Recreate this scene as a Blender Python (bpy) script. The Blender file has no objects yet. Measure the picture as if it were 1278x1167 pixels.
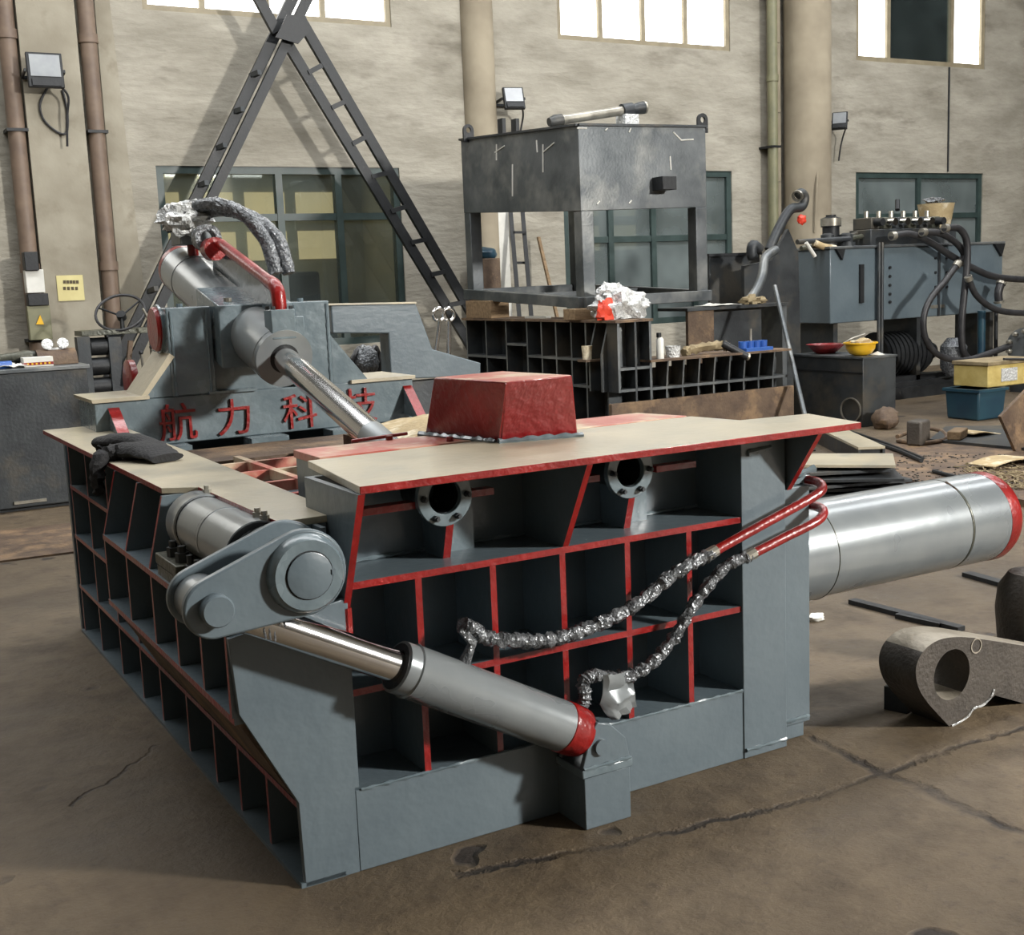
import bpy, bmesh, math, random
from mathutils import Vector, Matrix, noise
random.seed(7)
S = bpy.context.scene
COL = S.collection

# ---------------------------------------------------------------- camera
YAW, PITCH, ROLL, FPX = 0.516733, 0.154123, 0.0408318, 1521.67
CAM = Vector((-1.0287, -3.0641, 1.65))
def _axes():
    cy, sy, cp, sp = math.cos(YAW), math.sin(YAW), math.cos(PITCH), math.sin(PITCH)
    f = Vector((sy*cp, cy*cp, -sp)); r = Vector((cy, -sy, 0)); d = f.cross(r)
    c, s = math.cos(ROLL), math.sin(ROLL)
    return c*r + s*d, -s*r + c*d, f
AR, AD, AF = _axes()
cd = bpy.data.cameras.new('camera'); cam = bpy.data.objects.new('camera', cd); COL.objects.link(cam)
m3 = Matrix((AR, -AD, -AF)).transposed()
cam.matrix_world = Matrix.Translation(CAM) @ m3.to_4x4()
cd.sensor_fit = 'HORIZONTAL'; cd.sensor_width = 36.0; cd.lens = FPX*36/1278; cd.clip_start = 0.05; cd.clip_end = 200
S.camera = cam
def P(x, y, X=None, Y=None, Z=None):
    """the point of the place seen at photo position x, y on the plane X=, Y= or Z="""
    v = AR*((x-639)/FPX) + AD*((y-583.5)/FPX) + AF
    if X is not None: t = (X-CAM.x)/v.x
    elif Y is not None: t = (Y-CAM.y)/v.y
    else: t = (Z-CAM.z)/v.z
    return CAM + v*t

# ---------------------------------------------------------------- light
S.view_settings.view_transform = 'Standard'; S.view_settings.look = 'None'
S.view_settings.gamma = 1.0; S.view_settings.use_curve_mapping = False
S.view_settings.exposure = EXPOSURE = 0.0
S.cycles.max_bounces = 6; S.cycles.diffuse_bounces = 2; S.cycles.glossy_bounces = 3; S.cycles.transmission_bounces = 3; S.cycles.transparent_max_bounces = 6
S.cycles.use_adaptive_sampling = True; S.cycles.adaptive_threshold = 0.04
W = bpy.data.worlds.new('sky'); S.world = W; W.use_nodes = True
W.cycles.sampling_method = "NONE"
bg = W.node_tree.nodes['Background']; bg.inputs[0].default_value = (0.80, 0.90, 1.0, 1); bg.inputs[1].default_value = 1.0
def area(name, loc, tgt, sx, sy, power, col):
    d = bpy.data.lights.new(name, 'AREA'); d.shape = 'RECTANGLE'; d.size = sx; d.size_y = sy; d.energy = power; d.color = col
    o = bpy.data.objects.new(name, d); COL.objects.link(o); o.location = loc
    o.rotation_euler = (Vector(tgt)-Vector(loc)).to_track_quat('-Z', 'Y').to_euler()
    return o
KEY, SKYL = 3700, 700
WALL_Y, FRONT_Y, LEFT_X, RIGHT_X, CEIL = 10.5, -9.0, -7.0, 24.0, 7.6
# daylight: the sunlit high window behind the photographer, and the translucent roof sheets over the back half of the hall
area('window_daylight', (9.0, FRONT_Y+0.06, 5.5), (0.6, 0.2, 0.8), 1.25, 0.95, KEY, (1.0, 0.97, 0.92))
for sy, k in ((2.0, 0.75), (6.6, 1.25)): area('skylight_daylight', (6.0, sy, CEIL-0.06), (6.0, sy, 0), 19.5, 1.5, SKYL*k, (0.97, 0.985, 1.0))

# ---------------------------------------------------------------- materials
def srgb(r, g, b):
    f = lambda c: (c/255/12.92) if c/255 <= 0.04045 else ((c/255+0.055)/1.055)**2.4
    return (f(r), f(g), f(b), 1)
MATS = {}
def mat(name, c1, c2=None, rough=0.5, metal=0.0, scale=4.0, bump=0.0, bscale=40.0, rvar=0.1, c3=None, s3=1.2, t3=(0.5, 0.65), coat=0.0, stretch=None, spec=0.5, detail=3):
    m = bpy.data.materials.new(name); m.use_nodes = True; nt = m.node_tree; N = nt.nodes; L = nt.links
    b = N['Principled BSDF']; b.inputs['Metallic'].default_value = metal; b.inputs['Roughness'].default_value = rough
    b.inputs['Specular IOR Level'].default_value = spec
    if coat: b.inputs['Coat Weight'].default_value = coat; b.inputs['Coat Roughness'].default_value = 0.12
    c2 = c2 or tuple(x*0.8 for x in c1[:3])+(1,)
    tc = N.new('ShaderNodeTexCoord'); mp = N.new('ShaderNodeMapping'); L.new(tc.outputs['Object'], mp.inputs[0])
    geo = N.new('ShaderNodeNewGeometry'); L.new(geo.outputs['Position'], mp.inputs[0])
    if stretch: mp.inputs['Scale'].default_value = stretch
    n = N.new('ShaderNodeTexNoise'); n.inputs['Scale'].default_value = scale; n.inputs['Detail'].default_value = detail; n.inputs['Roughness'].default_value = 0.6
    L.new(mp.outputs[0], n.inputs['Vector'])
    r = N.new('ShaderNodeValToRGB'); r.color_ramp.elements[0].position = 0.35; r.color_ramp.elements[1].position = 0.68
    r.color_ramp.elements[0].color = c2; r.color_ramp.elements[1].color = c1
    L.new(n.outputs[0], r.inputs[0]); out = r.outputs[0]
    if c3:
        n3 = N.new('ShaderNodeTexNoise'); n3.inputs['Scale'].default_value = s3; n3.inputs['Detail'].default_value = 4; n3.inputs['Roughness'].default_value = 0.65
        L.new(mp.outputs[0], n3.inputs['Vector'])
        mr = N.new('ShaderNodeMapRange'); mr.inputs[1].default_value = t3[0]; mr.inputs[2].default_value = t3[1]
        L.new(n3.outputs[0], mr.inputs[0])
        mx = N.new('ShaderNodeMix'); mx.data_type = 'RGBA'; L.new(mr.outputs[0], mx.inputs[0]); L.new(out, mx.inputs[6]); mx.inputs[7].default_value = c3
        out = mx.outputs[2]
    L.new(out, b.inputs['Base Color'])
    rr = N.new('ShaderNodeMapRange'); rr.inputs[3].default_value = max(0.03, rough-rvar); rr.inputs[4].default_value = min(1, rough+rvar)
    L.new(n.outputs[0], rr.inputs[0]); L.new(rr.outputs[0], b.inputs['Roughness'])
    if bump:
        nb = N.new('ShaderNodeTexNoise'); nb.inputs['Scale'].default_value = bscale; nb.inputs['Detail'].default_value = 2 if bscale > 20 else 4
        L.new(mp.outputs[0], nb.inputs['Vector'])
        bm = N.new('ShaderNodeBump'); bm.inputs['Strength'].default_value = bump; bm.inputs['Distance'].default_value = 0.02
        L.new(nb.outputs[0], bm.inputs['Height']); L.new(bm.outputs[0], b.inputs['Normal'])
    MATS[name] = m
    return m
def glassmat(name, tint, mixf, rough=0.02, gloss=(0.9, 0.95, 0.93, 1), glare=0.0):
    m = bpy.data.materials.new(name); m.use_nodes = True; nt = m.node_tree; N = nt.nodes; L = nt.links
    N.remove(N['Principled BSDF']); o = N['Material Output']
    t = N.new('ShaderNodeBsdfTransparent'); t.inputs[0].default_value = tint
    g = N.new('ShaderNodeBsdfGlossy'); g.inputs[0].default_value = gloss; g.inputs['Roughness'].default_value = rough
    f = N.new('ShaderNodeFresnel'); f.inputs[0].default_value = 1.5
    a = N.new('ShaderNodeMath'); a.operation = 'ADD'; a.inputs[1].default_value = mixf; a.use_clamp = True; L.new(f.outputs[0], a.inputs[0])
    x = N.new('ShaderNodeMixShader'); L.new(a.outputs[0], x.inputs[0]); L.new(t.outputs[0], x.inputs[1]); L.new(g.outputs[0], x.inputs[2]); dd = N.new('ShaderNodeBsdfDiffuse'); dd.inputs[0].default_value = srgb(128, 138, 138)  # flat grey diffuse stands in for reflections on the pane
    y = N.new('ShaderNodeMixShader'); nz = N.new('ShaderNodeTexNoise'); nz.inputs['Scale'].default_value = 1.5; g2 = N.new('ShaderNodeNewGeometry'); L.new(g2.outputs['Position'], nz.inputs['Vector'])
    mr = N.new('ShaderNodeMapRange'); mr.inputs[1].default_value = .3; mr.inputs[2].default_value = .7; mr.inputs[3].default_value = glare*.6; mr.inputs[4].default_value = min(1, glare*1.3); L.new(nz.outputs[0], mr.inputs[0]); L.new(mr.outputs[0], y.inputs[0])
    L.new(x.outputs[0], y.inputs[1]); L.new(dd.outputs[0], y.inputs[2]); L.new(y.outputs[0], o.inputs[0])
    MATS[name] = m; return m
def emit(name, col, st):
    m = bpy.data.materials.new(name); m.use_nodes = True; N = m.node_tree.nodes
    b = N['Principled BSDF']; b.inputs['Base Color'].default_value = col; b.inputs['Emission Color'].default_value = col; b.inputs['Emission Strength'].default_value = st
    MATS[name] = m; return m

GREY = mat('grey_paint', srgb(97, 109, 115), srgb(87, 99, 106), rough=0.36, scale=2.5, bump=0.10, bscale=25, coat=0.25)
GREYW = mat('grey_paint_fresh', srgb(112, 125, 130), srgb(94, 107, 113), rough=0.26, scale=6, bump=0.18, bscale=22, coat=0.4)
SILVER = mat('grey_paint_satin', srgb(142, 147, 148), srgb(124, 130, 133), rough=0.28, metal=0.3, scale=3, bump=0.03, bscale=20, coat=0.3, rvar=0.03)
RED = mat('red_paint', srgb(146, 21, 18), srgb(116, 14, 13), rough=0.34, scale=8, bump=0.2, bscale=50, coat=0.3)
REDD = mat('red_paint_dusty', srgb(190, 130, 112), srgb(165, 62, 50), rough=0.42, scale=3.5, bump=0.15, c3=srgb(196, 178, 150), s3=3.0, t3=(0.45, 0.6), coat=0.2)
REDB = mat('red_paint_box', srgb(132, 22, 24), srgb(108, 16, 19), rough=0.33, scale=3, bump=0.35, bscale=28, coat=0.4)
DUST_SHEEN = mat('grey_paint_dust_sheen', srgb(186, 176, 152), srgb(164, 156, 136), rough=0.40, scale=3.0, bump=0.12, bscale=30, c3=srgb(150, 148, 136), s3=1.8, t3=(0.52, 0.7), coat=0.3)  # dust beige, with the warm reflection on the decks put into the colour
CHROME = mat('chrome', srgb(226, 226, 226), srgb(214, 214, 214), rough=0.14, metal=1.0, scale=2, rvar=0.04)
STEEL = mat('raw_steel', srgb(112, 116, 118), srgb(80, 85, 88), rough=0.42, metal=0.55, scale=2.2, bump=0.08, c3=srgb(132, 134, 132), s3=1.4)
STEELD = mat('dark_steel', srgb(68, 72, 74), srgb(50, 53, 56), rough=0.5, metal=0.4, scale=3, bump=0.1, c3=srgb(84, 80, 72), s3=1.6)
BLACKS = mat('black_steel', srgb(44, 46, 48), srgb(30, 32, 34), rough=0.5, metal=0.3, scale=4, bump=0.1)
RUST = mat('rusty_steel', srgb(104, 86, 68), srgb(76, 60, 48), rough=0.7, scale=6, bump=0.3, c3=srgb(128, 104, 78), s3=4)
OLIVE = mat('oily_steel', srgb(92, 92, 80), srgb(66, 68, 60), rough=0.38, metal=0.3, scale=8, bump=0.25)
CAST = mat('cast_steel', srgb(84, 78, 71), srgb(64, 59, 54), rough=0.6, metal=0.2, scale=5, bump=0.25, bscale=60)
CASTL = mat('lit_pale_steel', srgb(168, 160, 146), srgb(140, 132, 118), rough=0.55, metal=0.3, scale=8, bump=0.2)  # pale tone paints the lit top edges of the clevis; chalk ring too
FOIL = mat('plastic_wrap', srgb(132, 135, 138), srgb(84, 87, 90), rough=0.27, metal=0.35, scale=40, bump=0.7, bscale=60, rvar=0.12)
CLEAR = mat('clear_plastic', srgb(225, 226, 224), srgb(190, 192, 192), rough=0.2, metal=0.15, scale=30, bump=1.0, bscale=45)
RUBBER = mat('black_rubber', srgb(52, 52, 54), srgb(38, 38, 40), rough=0.45, scale=8, bump=0.1)
CLOTH = mat('black_cloth', srgb(26, 26, 28), srgb(16, 16, 18), rough=0.8, scale=10, bump=0.3, bscale=80)
WOOD = mat('timber', srgb(150, 126, 96), srgb(118, 96, 70), rough=0.75, scale=5, bump=0.3, stretch=(1, 6, 6))
KRAFT = mat('kraft_paper', srgb(190, 170, 130), srgb(160, 140, 104), rough=0.8, scale=4, bump=0.3, c3=srgb(225, 215, 190), s3=5)
WHITE = mat('white_paint', srgb(225, 224, 216), srgb(205, 204, 196), rough=0.5, scale=5)
YELLOW = mat('yellow_plastic', srgb(236, 190, 40), srgb(222, 170, 30), rough=0.35, scale=5, coat=0.3)
YCREAM = mat('cream_yellow_paint', srgb(205, 186, 120), srgb(180, 158, 92), rough=0.5, scale=7, bump=0.1)
BLUE = mat('blue_plastic', srgb(52, 96, 170), srgb(44, 82, 150), rough=0.4, scale=5)
TEAL = mat('teal_plastic', srgb(40, 74, 86), srgb(32, 58, 74), rough=0.4, scale=3)
ORANGE = mat('orange_red_plastic', srgb(226, 76, 50), srgb(206, 60, 40), rough=0.45, scale=5)
FRAME = mat('dark_green_frame', srgb(58, 74, 72), srgb(46, 60, 58), rough=0.45, scale=5)
FRAMEB = mat('tan_window_frame', srgb(150, 140, 116), srgb(130, 120, 98), rough=0.55, scale=5)
PIPEB = mat('brown_pipe', srgb(126, 108, 92), srgb(104, 88, 76), rough=0.55, scale=4)
PIPEG = mat('green_grey_pipe', srgb(128, 126, 98), srgb(108, 108, 84), rough=0.5, scale=4)
COLM = mat('column_plaster', srgb(160, 150, 130), srgb(136, 126, 108), rough=0.85, scale=1.6, bump=0.25, bscale=9)
PILC = mat('pilaster_plaster', srgb(164, 158, 142), srgb(138, 131, 115), rough=0.85, scale=1.6, bump=0.25, bscale=9, c3=srgb(128, 120, 104), s3=2.5, t3=(0.55, 0.75))
WALLM = mat('wall_plaster', srgb(172, 167, 154), srgb(142, 137, 124), rough=0.9, scale=1.5, bump=1.0, bscale=6, c3=srgb(104, 98, 86), s3=1.1, t3=(0.56, 0.82), stretch=(0.8, 1, 2.2), detail=6)
WALLD = mat('darkened_wall', srgb(104, 98, 86), srgb(86, 80, 70), rough=0.9, scale=1.2, bump=0.3, bscale=6)  # unseen walls kept dark to cut light bounced onto the machine
CEILM = mat('ceiling_sheet', srgb(104, 104, 100), srgb(90, 90, 86), rough=0.8, scale=1)  # ceiling out of view, darkened so less fill light comes back down
OFFICE = mat('office_wall', srgb(190, 182, 160), srgb(170, 160, 138), rough=0.8, scale=1.5)
GLASS = glassmat('window_glass', (0.66, 0.74, 0.72, 1), 0.08, glare=0.14)
GLASSC = glassmat('clear_glass', (0.8, 0.85, 0.85, 1), 0.02, glare=0.06)
GLASSR = glassmat('grey_glare_glass', (0.5, 0.58, 0.58, 1), 0.06, glare=0.55)  # strong grey mix paints the reflection these panes show
LAMPG = mat('lamp_diffuser', srgb(160, 164, 166), srgb(140, 144, 148), rough=0.15)
LENS = glassmat('lamp_glass', (0.9, 0.92, 0.95, 1), 0.25, 0.1)
SKYP = emit('daylit_pane', (1.0, 0.985, 0.94, 1), 3.2)
SKYF = emit('shaded_pane', (0.92, 0.96, 1.0, 1), 0.5)
CURT = emit('lit_curtain', (0.62, 0.44, 0.24, 1), 1.5)
ROOFP = emit('roof_sheet', (1.0, 1.0, 1.0, 1), 1.0)
PAPER = mat('yellow_paper', srgb(216, 206, 150), srgb(204, 192, 136), rough=0.8, scale=6)
INK = mat('ink', srgb(90, 80, 60), srgb(80, 70, 52), rough=0.8)
BRASS = mat('galvanised', srgb(176, 172, 160), srgb(140, 136, 126), rough=0.35, metal=0.7, scale=8)
SAND = mat('straw_debris', srgb(150, 136, 106), srgb(118, 104, 78), rough=0.9, scale=9)

def floor_material():
    m = bpy.data.materials.new('concrete_floor'); m.use_nodes = True; nt = m.node_tree; N = nt.nodes; L = nt.links
    b = N['Principled BSDF']; geo = N.new('ShaderNodeNewGeometry')
    def nz(sc, det=8, ro=0.65, src=None, st=None):
        n = N.new('ShaderNodeTexNoise'); n.inputs['Scale'].default_value = sc; n.inputs['Detail'].default_value = det; n.inputs['Roughness'].default_value = ro
        if st:
            mp = N.new('ShaderNodeMapping'); mp.inputs['Scale'].default_value = st; L.new(geo.outputs['Position'], mp.inputs[0]); L.new(mp.outputs[0], n.inputs['Vector'])
        else: L.new(geo.outputs['Position'], n.inputs['Vector'])
        return n
    def rng(s, a, c, lo=0, hi=1):
        r = N.new('ShaderNodeMapRange'); r.inputs[1].default_value = a; r.inputs[2].default_value = c; r.inputs[3].default_value = lo; r.inputs[4].default_value = hi
        L.new(s, r.inputs[0]); return r.outputs[0]
    def mix(f, a, c):
        x = N.new('ShaderNodeMix'); x.data_type = 'RGBA'; L.new(f, x.inputs[0])
        for s, i in ((a, 6), (c, 7)):
            if isinstance(s, tuple): x.inputs[i].default_value = s
            else: L.new(s, x.inputs[i])
        return x.outputs[2]
    def mth(op, a, c=None):
        x = N.new('ShaderNodeMath'); x.operation = op; x.use_clamp = False
        for s, i in ((a, 0), (c, 1)):
            if s is None: continue
            if isinstance(s, (int, float)): x.inputs[i].default_value = s
            else: L.new(s, x.inputs[i])
        return x.outputs[0]
    big = nz(0.55); mid = nz(2.3); fine = nz(14, 10, 0.7); pit = nz(3.1, 3, 0.4)
    col = mix(rng(big.outputs[0], 0.36, 0.62), srgb(70, 59, 44), srgb(108, 93, 72))
    col = mix(rng(mid.outputs[0], 0.50, 0.72), col, srgb(66, 55, 42))
    col = mix(rng(fine.outputs[0], 0.54, 0.80), col, srgb(62, 51, 41))
    pits = rng(pit.outputs[0], 0.685, 0.72)
    col = mix(pits, col, srgb(46, 37, 30))
    # cracks and slab joints: distance to a few broken lines, wobbled by noise
    wob = nz(7, 5); sep = N.new('ShaderNodeSeparateXYZ'); L.new(geo.outputs['Position'], sep.inputs[0])
    wx = mth('ADD', sep.outputs[0], rng(wob.outputs[0], 0, 1, -0.05, 0.05)); wob2 = nz(9, 4); wy = mth('ADD', sep.outputs[1], rng(wob2.outputs[0], 0, 1, -0.05, 0.05))
    crack = None
    for (p, q, w) in CRACKS:
        dx, dy = q.x-p.x, q.y-p.y; ln = math.hypot(dx, dy); ux, uy = dx/ln, dy/ln
        rx = mth('SUBTRACT', wx, p.x); ry = mth('SUBTRACT', wy, p.y)
        t = mth('ADD', mth('MULTIPLY', rx, ux), mth('MULTIPLY', ry, uy))
        d = mth('ABSOLUTE', mth('SUBTRACT', mth('MULTIPLY', rx, uy), mth('MULTIPLY', ry, ux)))
        o1 = mth('MAXIMUM', mth('MULTIPLY', t, -1.0), mth('SUBTRACT', t, ln)); d = mth('MAXIMUM', d, o1)
        k = mth('MULTIPLY', rng(d, w*0.3, w*1.3, 1, 0), rng(mid.outputs[0], 0.38, 0.58, 0.15, 1))
        crack = k if crack is None else mth('MAXIMUM', crack, k)
    col = mix(crack, col, srgb(44, 36, 29))
    L.new(col, b.inputs['Base Color'])
    L.new(rng(mid.outputs[0], 0.3, 0.7, 0.5, 0.75), b.inputs['Roughness'])
    h = mth('SUBTRACT', mth('ADD', mth('MULTIPLY', fine.outputs[0], 0.5), mth('MULTIPLY', mid.outputs[0], 0.6)), mth('MULTIPLY', mth('MAXIMUM', crack, pits), 0.5))
    bm = N.new('ShaderNodeBump'); bm.inputs['Strength'].default_value = 0.7; bm.inputs['Distance'].default_value = 0.03
    L.new(h, bm.inputs['Height']); L.new(bm.outputs[0], b.inputs['Normal'])
    return m
CRACKS = []
for seq, w in (([(1012, 920), (1100, 966), (1160, 985), (1205, 1012), (1290, 1045)], 0.022), ([(575, 1090), (760, 1055), (880, 1028), (1000, 1000), (1100, 966), (1200, 930), (1290, 905)], 0.016), ([(198, 930), (150, 968), (88, 1005)], 0.010), ([(0, 703), (95, 690)], 0.02), ([(1150, 985), (1215, 1015)], 0.03)):
    pts = [P(x, y, Z=0) for x, y in seq]
    for a, c in zip(pts, pts[1:]): CRACKS.append((a, c, w))
FLOORM = floor_material()

# ---------------------------------------------------------------- mesh helpers
V = Vector
class MB:
    def __init__(s): s.v = []; s.f = []; s.m = []
    def add(s, vs, fs, m=0):
        k = len(s.v); s.v += [V(p) for p in vs]
        for f in fs: s.f.append([i+k for i in f]); s.m.append(m)
        return s
    def hexa(s, c, m=0):        # c: four bottom corners, four top corners
        return s.add(c, [(0, 3, 2, 1), (4, 5, 6, 7), (0, 1, 5, 4), (1, 2, 6, 5), (2, 3, 7, 6), (3, 0, 4, 7)], m)
    def box(s, x0, x1, y0, y1, z0, z1, m=0):
        return s.hexa([(x0, y0, z0), (x1, y0, z0), (x1, y1, z0), (x0, y1, z0), (x0, y0, z1), (x1, y0, z1), (x1, y1, z1), (x0, y1, z1)], m)
    def cbox(s, c, d, rot=None, m=0):   # box about centre c, size d, rotated
        hx, hy, hz = d[0]/2, d[1]/2, d[2]/2; R = rot or Matrix.Identity(3); c = V(c)
        return s.hexa([c+R@V(q) for q in ((-hx, -hy, -hz), (hx, -hy, -hz), (hx, hy, -hz), (-hx, hy, -hz), (-hx, -hy, hz), (hx, -hy, hz), (hx, hy, hz), (-hx, hy, hz))], m)
    def prism(s, poly, ax, a, b, m=0):
        n = len(poly)
        def mk(p, t): return (t, p[0], p[1]) if ax == 'x' else (p[0], t, p[1]) if ax == 'y' else (p[0], p[1], t)
        vs = [mk(p, a) for p in poly]+[mk(p, b) for p in poly]
        fs = [tuple(range(n)), tuple(range(2*n-1, n-1, -1))]+[(i, (i+1) % n, n+(i+1) % n, n+i) for i in range(n)]
        return s.add(vs, fs, m)
    def rev(s, p0, d, prof, n=24, m=0, cap=True):   # surface of revolution: prof = [(t along d, radius)]
        p0 = V(p0); d = V(d).normalized(); u = d.orthogonal().normalized(); w = d.cross(u)
        vs = []; fs = []
        for t, r in prof:
            for i in range(n):
                a = 2*math.pi*i/n; vs.append(p0+d*t+(u*math.cos(a)+w*math.sin(a))*r)
        for j in range(len(prof)-1):
            for i in range(n):
                k = (i+1) % n; fs.append((j*n+i, j*n+k, (j+1)*n+k, (j+1)*n+i))
        if cap: fs += [tuple(range(n-1, -1, -1)), tuple(range((len(prof)-1)*n, len(prof)*n))]
        return s.add(vs, fs, m)
    def cyl(s, a, b, r, r2=None, n=24, m=0):
        a, b = V(a), V(b); return s.rev(a, b-a, [(0, r), ((b-a).length, r if r2 is None else r2)], n, m)
    def ring(s, c, d, ro, ri, th, n=28, m=0):
        return s.add(*_ring(V(c), V(d), ro, ri, th, n), m)
    def tube(s, pts, r, n=10, m=0, wob=0, seed=0):
        pts = [V(p) for p in pts]; vs = []; fs = []; T = [(pts[min(i+1, len(pts)-1)]-pts[max(i-1, 0)]).normalized() for i in range(len(pts))]
        u = T[0].orthogonal().normalized()
        for j, p in enumerate(pts):
            u = (u-T[j]*u.dot(T[j])).normalized(); w = T[j].cross(u); rr = r[j] if isinstance(r, (list, tuple)) else r
            for i in range(n):
                a = 2*math.pi*i/n; q = rr*(1+(wob*noise.noise(V((j*0.9+seed, i*1.7, seed))) if wob else 0))
                vs.append(p+(u*math.cos(a)+w*math.sin(a))*q)
        for j in range(len(pts)-1):
            for i in range(n): k = (i+1) % n; fs.append((j*n+i, j*n+k, (j+1)*n+k, (j+1)*n+i))
        fs += [tuple(range(n-1, -1, -1)), tuple(range((len(pts)-1)*n, len(pts)*n))]
        return s.add(vs, fs, m)
    def bar(s, a, b, w, h, up=(0, 0, 1), m=0):      # rectangular bar from a to b
        a, b = V(a), V(b); d = (b-a).normalized(); x = d.cross(V(up))
        if x.length < 1e-4: x = d.cross(V((1, 0, 0)))
        x.normalize(); y = x.cross(d)
        return s.hexa([a-x*w/2-y*h/2, a+x*w/2-y*h/2, b+x*w/2-y*h/2, b-x*w/2-y*h/2, a-x*w/2+y*h/2, a+x*w/2+y*h/2, b+x*w/2+y*h/2, b-x*w/2+y*h/2], m)
    def sheet(s, fn, nu, nv, th=0.004, m=0):         # fn(u, v) -> point, given a thickness downwards
        k = [fn(i/nu, j/nv) for j in range(nv+1) for i in range(nu+1)]; n = len(k); W1 = nu+1
        vs = k+[V(p)-V((0, 0, th)) for p in k]; fs = []
        for j in range(nv):
            for i in range(nu):
                a = j*W1+i; fs.append((a, a+1, a+W1+1, a+W1)); fs.append((n+a, n+a+W1, n+a+W1+1, n+a+1))
        rim = [i for i in range(W1)]+[j*W1+nu for j in range(1, nv+1)]+[nv*W1+i for i in range(nu-1, -1, -1)]+[j*W1 for j in range(nv-1, 0, -1)]
        for a, b in zip(rim, rim[1:]+rim[:1]): fs.append((a, n+a, n+b, b))
        return s.add(vs, fs, m)
    def blob(s, c, r, seed=0, amp=0.25, nu=18, nv=12, freq=2.0, m=0, flat=None):
        c = V(c); vs = []; fs = []
        for j in range(nv+1):
            th = math.pi*j/nv
            for i in range(nu):
                a = 2*math.pi*i/nu; d = V((math.sin(th)*math.cos(a), math.sin(th)*math.sin(a), math.cos(th)))
                k = 1+amp*noise.noise(d*freq+V((seed, seed*1.7, 0))); p = c+V((d.x*r[0]*k, d.y*r[1]*k, d.z*r[2]*k))
                if flat is not None and p.z < flat: p.z = flat
                vs.append(p)
        for j in range(nv):
            for i in range(nu): k = (i+1) % nu; fs.append((j*nu+i, (j+1)*nu+i, (j+1)*nu+k, j*nu+k))
        return s.add(vs, fs, m)
    def build(s, name, mats, parent=None, bevel=0.0, smooth=35, red=None):
        mats = mats if isinstance(mats, (list, tuple)) else [mats]
        lo = V((min(p.x for p in s.v), min(p.y for p in s.v), min(p.z for p in s.v))); hi = V((max(p.x for p in s.v), max(p.y for p in s.v), max(p.z for p in s.v)))
        org = V(((lo.x+hi.x)/2, (lo.y+hi.y)/2, lo.z))
        me = bpy.data.meshes.new(name); bm = bmesh.new(); vs = [bm.verts.new(p-org) for p in s.v]
        for f, mi in zip(s.f, s.m):
            try: q = bm.faces.new([vs[i] for i in f]); q.material_index = mi
            except ValueError: pass
        bmesh.ops.remove_doubles(bm, verts=bm.verts, dist=1e-5)
        bmesh.ops.recalc_face_normals(bm, faces=bm.faces)
        bm.normal_update()
        if red is not None:
            rd = V(red).normalized()
            for f in bm.faces:
                if f.normal.dot(rd) > 0.75: f.material_index = len(mats)-1
        for f in bm.faces: f.smooth = True
        bm.to_mesh(me); bm.free(); me.set_sharp_from_angle(angle=math.radians(smooth))
        for q in mats: me.materials.append(q)
        o = bpy.data.objects.new(name, me); COL.objects.link(o)
        if bevel:
            b = o.modifiers.new('bevel', 'BEVEL'); b.width = bevel; b.segments = 2; b.limit_method = 'ANGLE'; b.angle_limit = math.radians(40)
        put(o, org, parent)
        return o
ORG = {}
def put(o, org, parent):
    ORG[o.name] = V(org)
    if parent is not None: o.parent = parent; o.location = V(org)-ORG[parent.name]
    else: o.location = org
def _ring(c, d, ro, ri, th, n):
    d = d.normalized(); u = d.orthogonal().normalized(); w = d.cross(u); vs = []
    for t, r in ((0, ro), (0, ri), (th, ri), (th, ro)):
        for i in range(n): a = 2*math.pi*i/n; vs.append(c+d*t+(u*math.cos(a)+w*math.sin(a))*r)
    fs = []
    for j in range(4):
        for i in range(n): k = (i+1) % n; q = (j+1) % 4; fs.append((j*n+i, j*n+k, q*n+k, q*n+i))
    return vs, fs
def plate_hole(mb, outer, c, r, y0, y1, n=72, m=0):
    """plate in the XZ plane between y0 and y1 with a round hole; outer is star-shaped about c"""
    def hit(a):
        dx, dz = math.cos(a), math.sin(a); best = None
        for (x1, z1), (x2, z2) in zip(outer, outer[1:]+outer[:1]):
            ex, ez = x2-x1, z2-z1; den = dx*ez-dz*ex
            if abs(den) < 1e-9: continue
            t = ((x1-c[0])*ez-(z1-c[1])*ex)/den; u = ((x1-c[0])*dz-(z1-c[1])*dx)/den
            if t > 0 and -1e-6 <= u <= 1+1e-6 and (best is None or t > best): best = t
        return (c[0]+dx*best, c[1]+dz*best)
    angs = sorted([2*math.pi*i/n for i in range(n)]+[math.atan2(z-c[1], x-c[0]) % (2*math.pi) for x, z in outer])
    k = len(angs); vs = []
    for y in (y0, y1):
        vs += [(hit(a)[0], y, hit(a)[1]) for a in angs]; vs += [(c[0]+r*math.cos(a), y, c[1]+r*math.sin(a)) for a in angs]
    fs = []
    for i in range(k):
        j = (i+1) % k; fs += [(i, j, k+j, k+i), (2*k+i, 3*k+i, 3*k+j, 2*k+j), (i, 2*k+i, 2*k+j, j), (k+i, k+j, 3*k+j, 3*k+i)]
    return mb.add(vs, fs, m)
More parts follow.
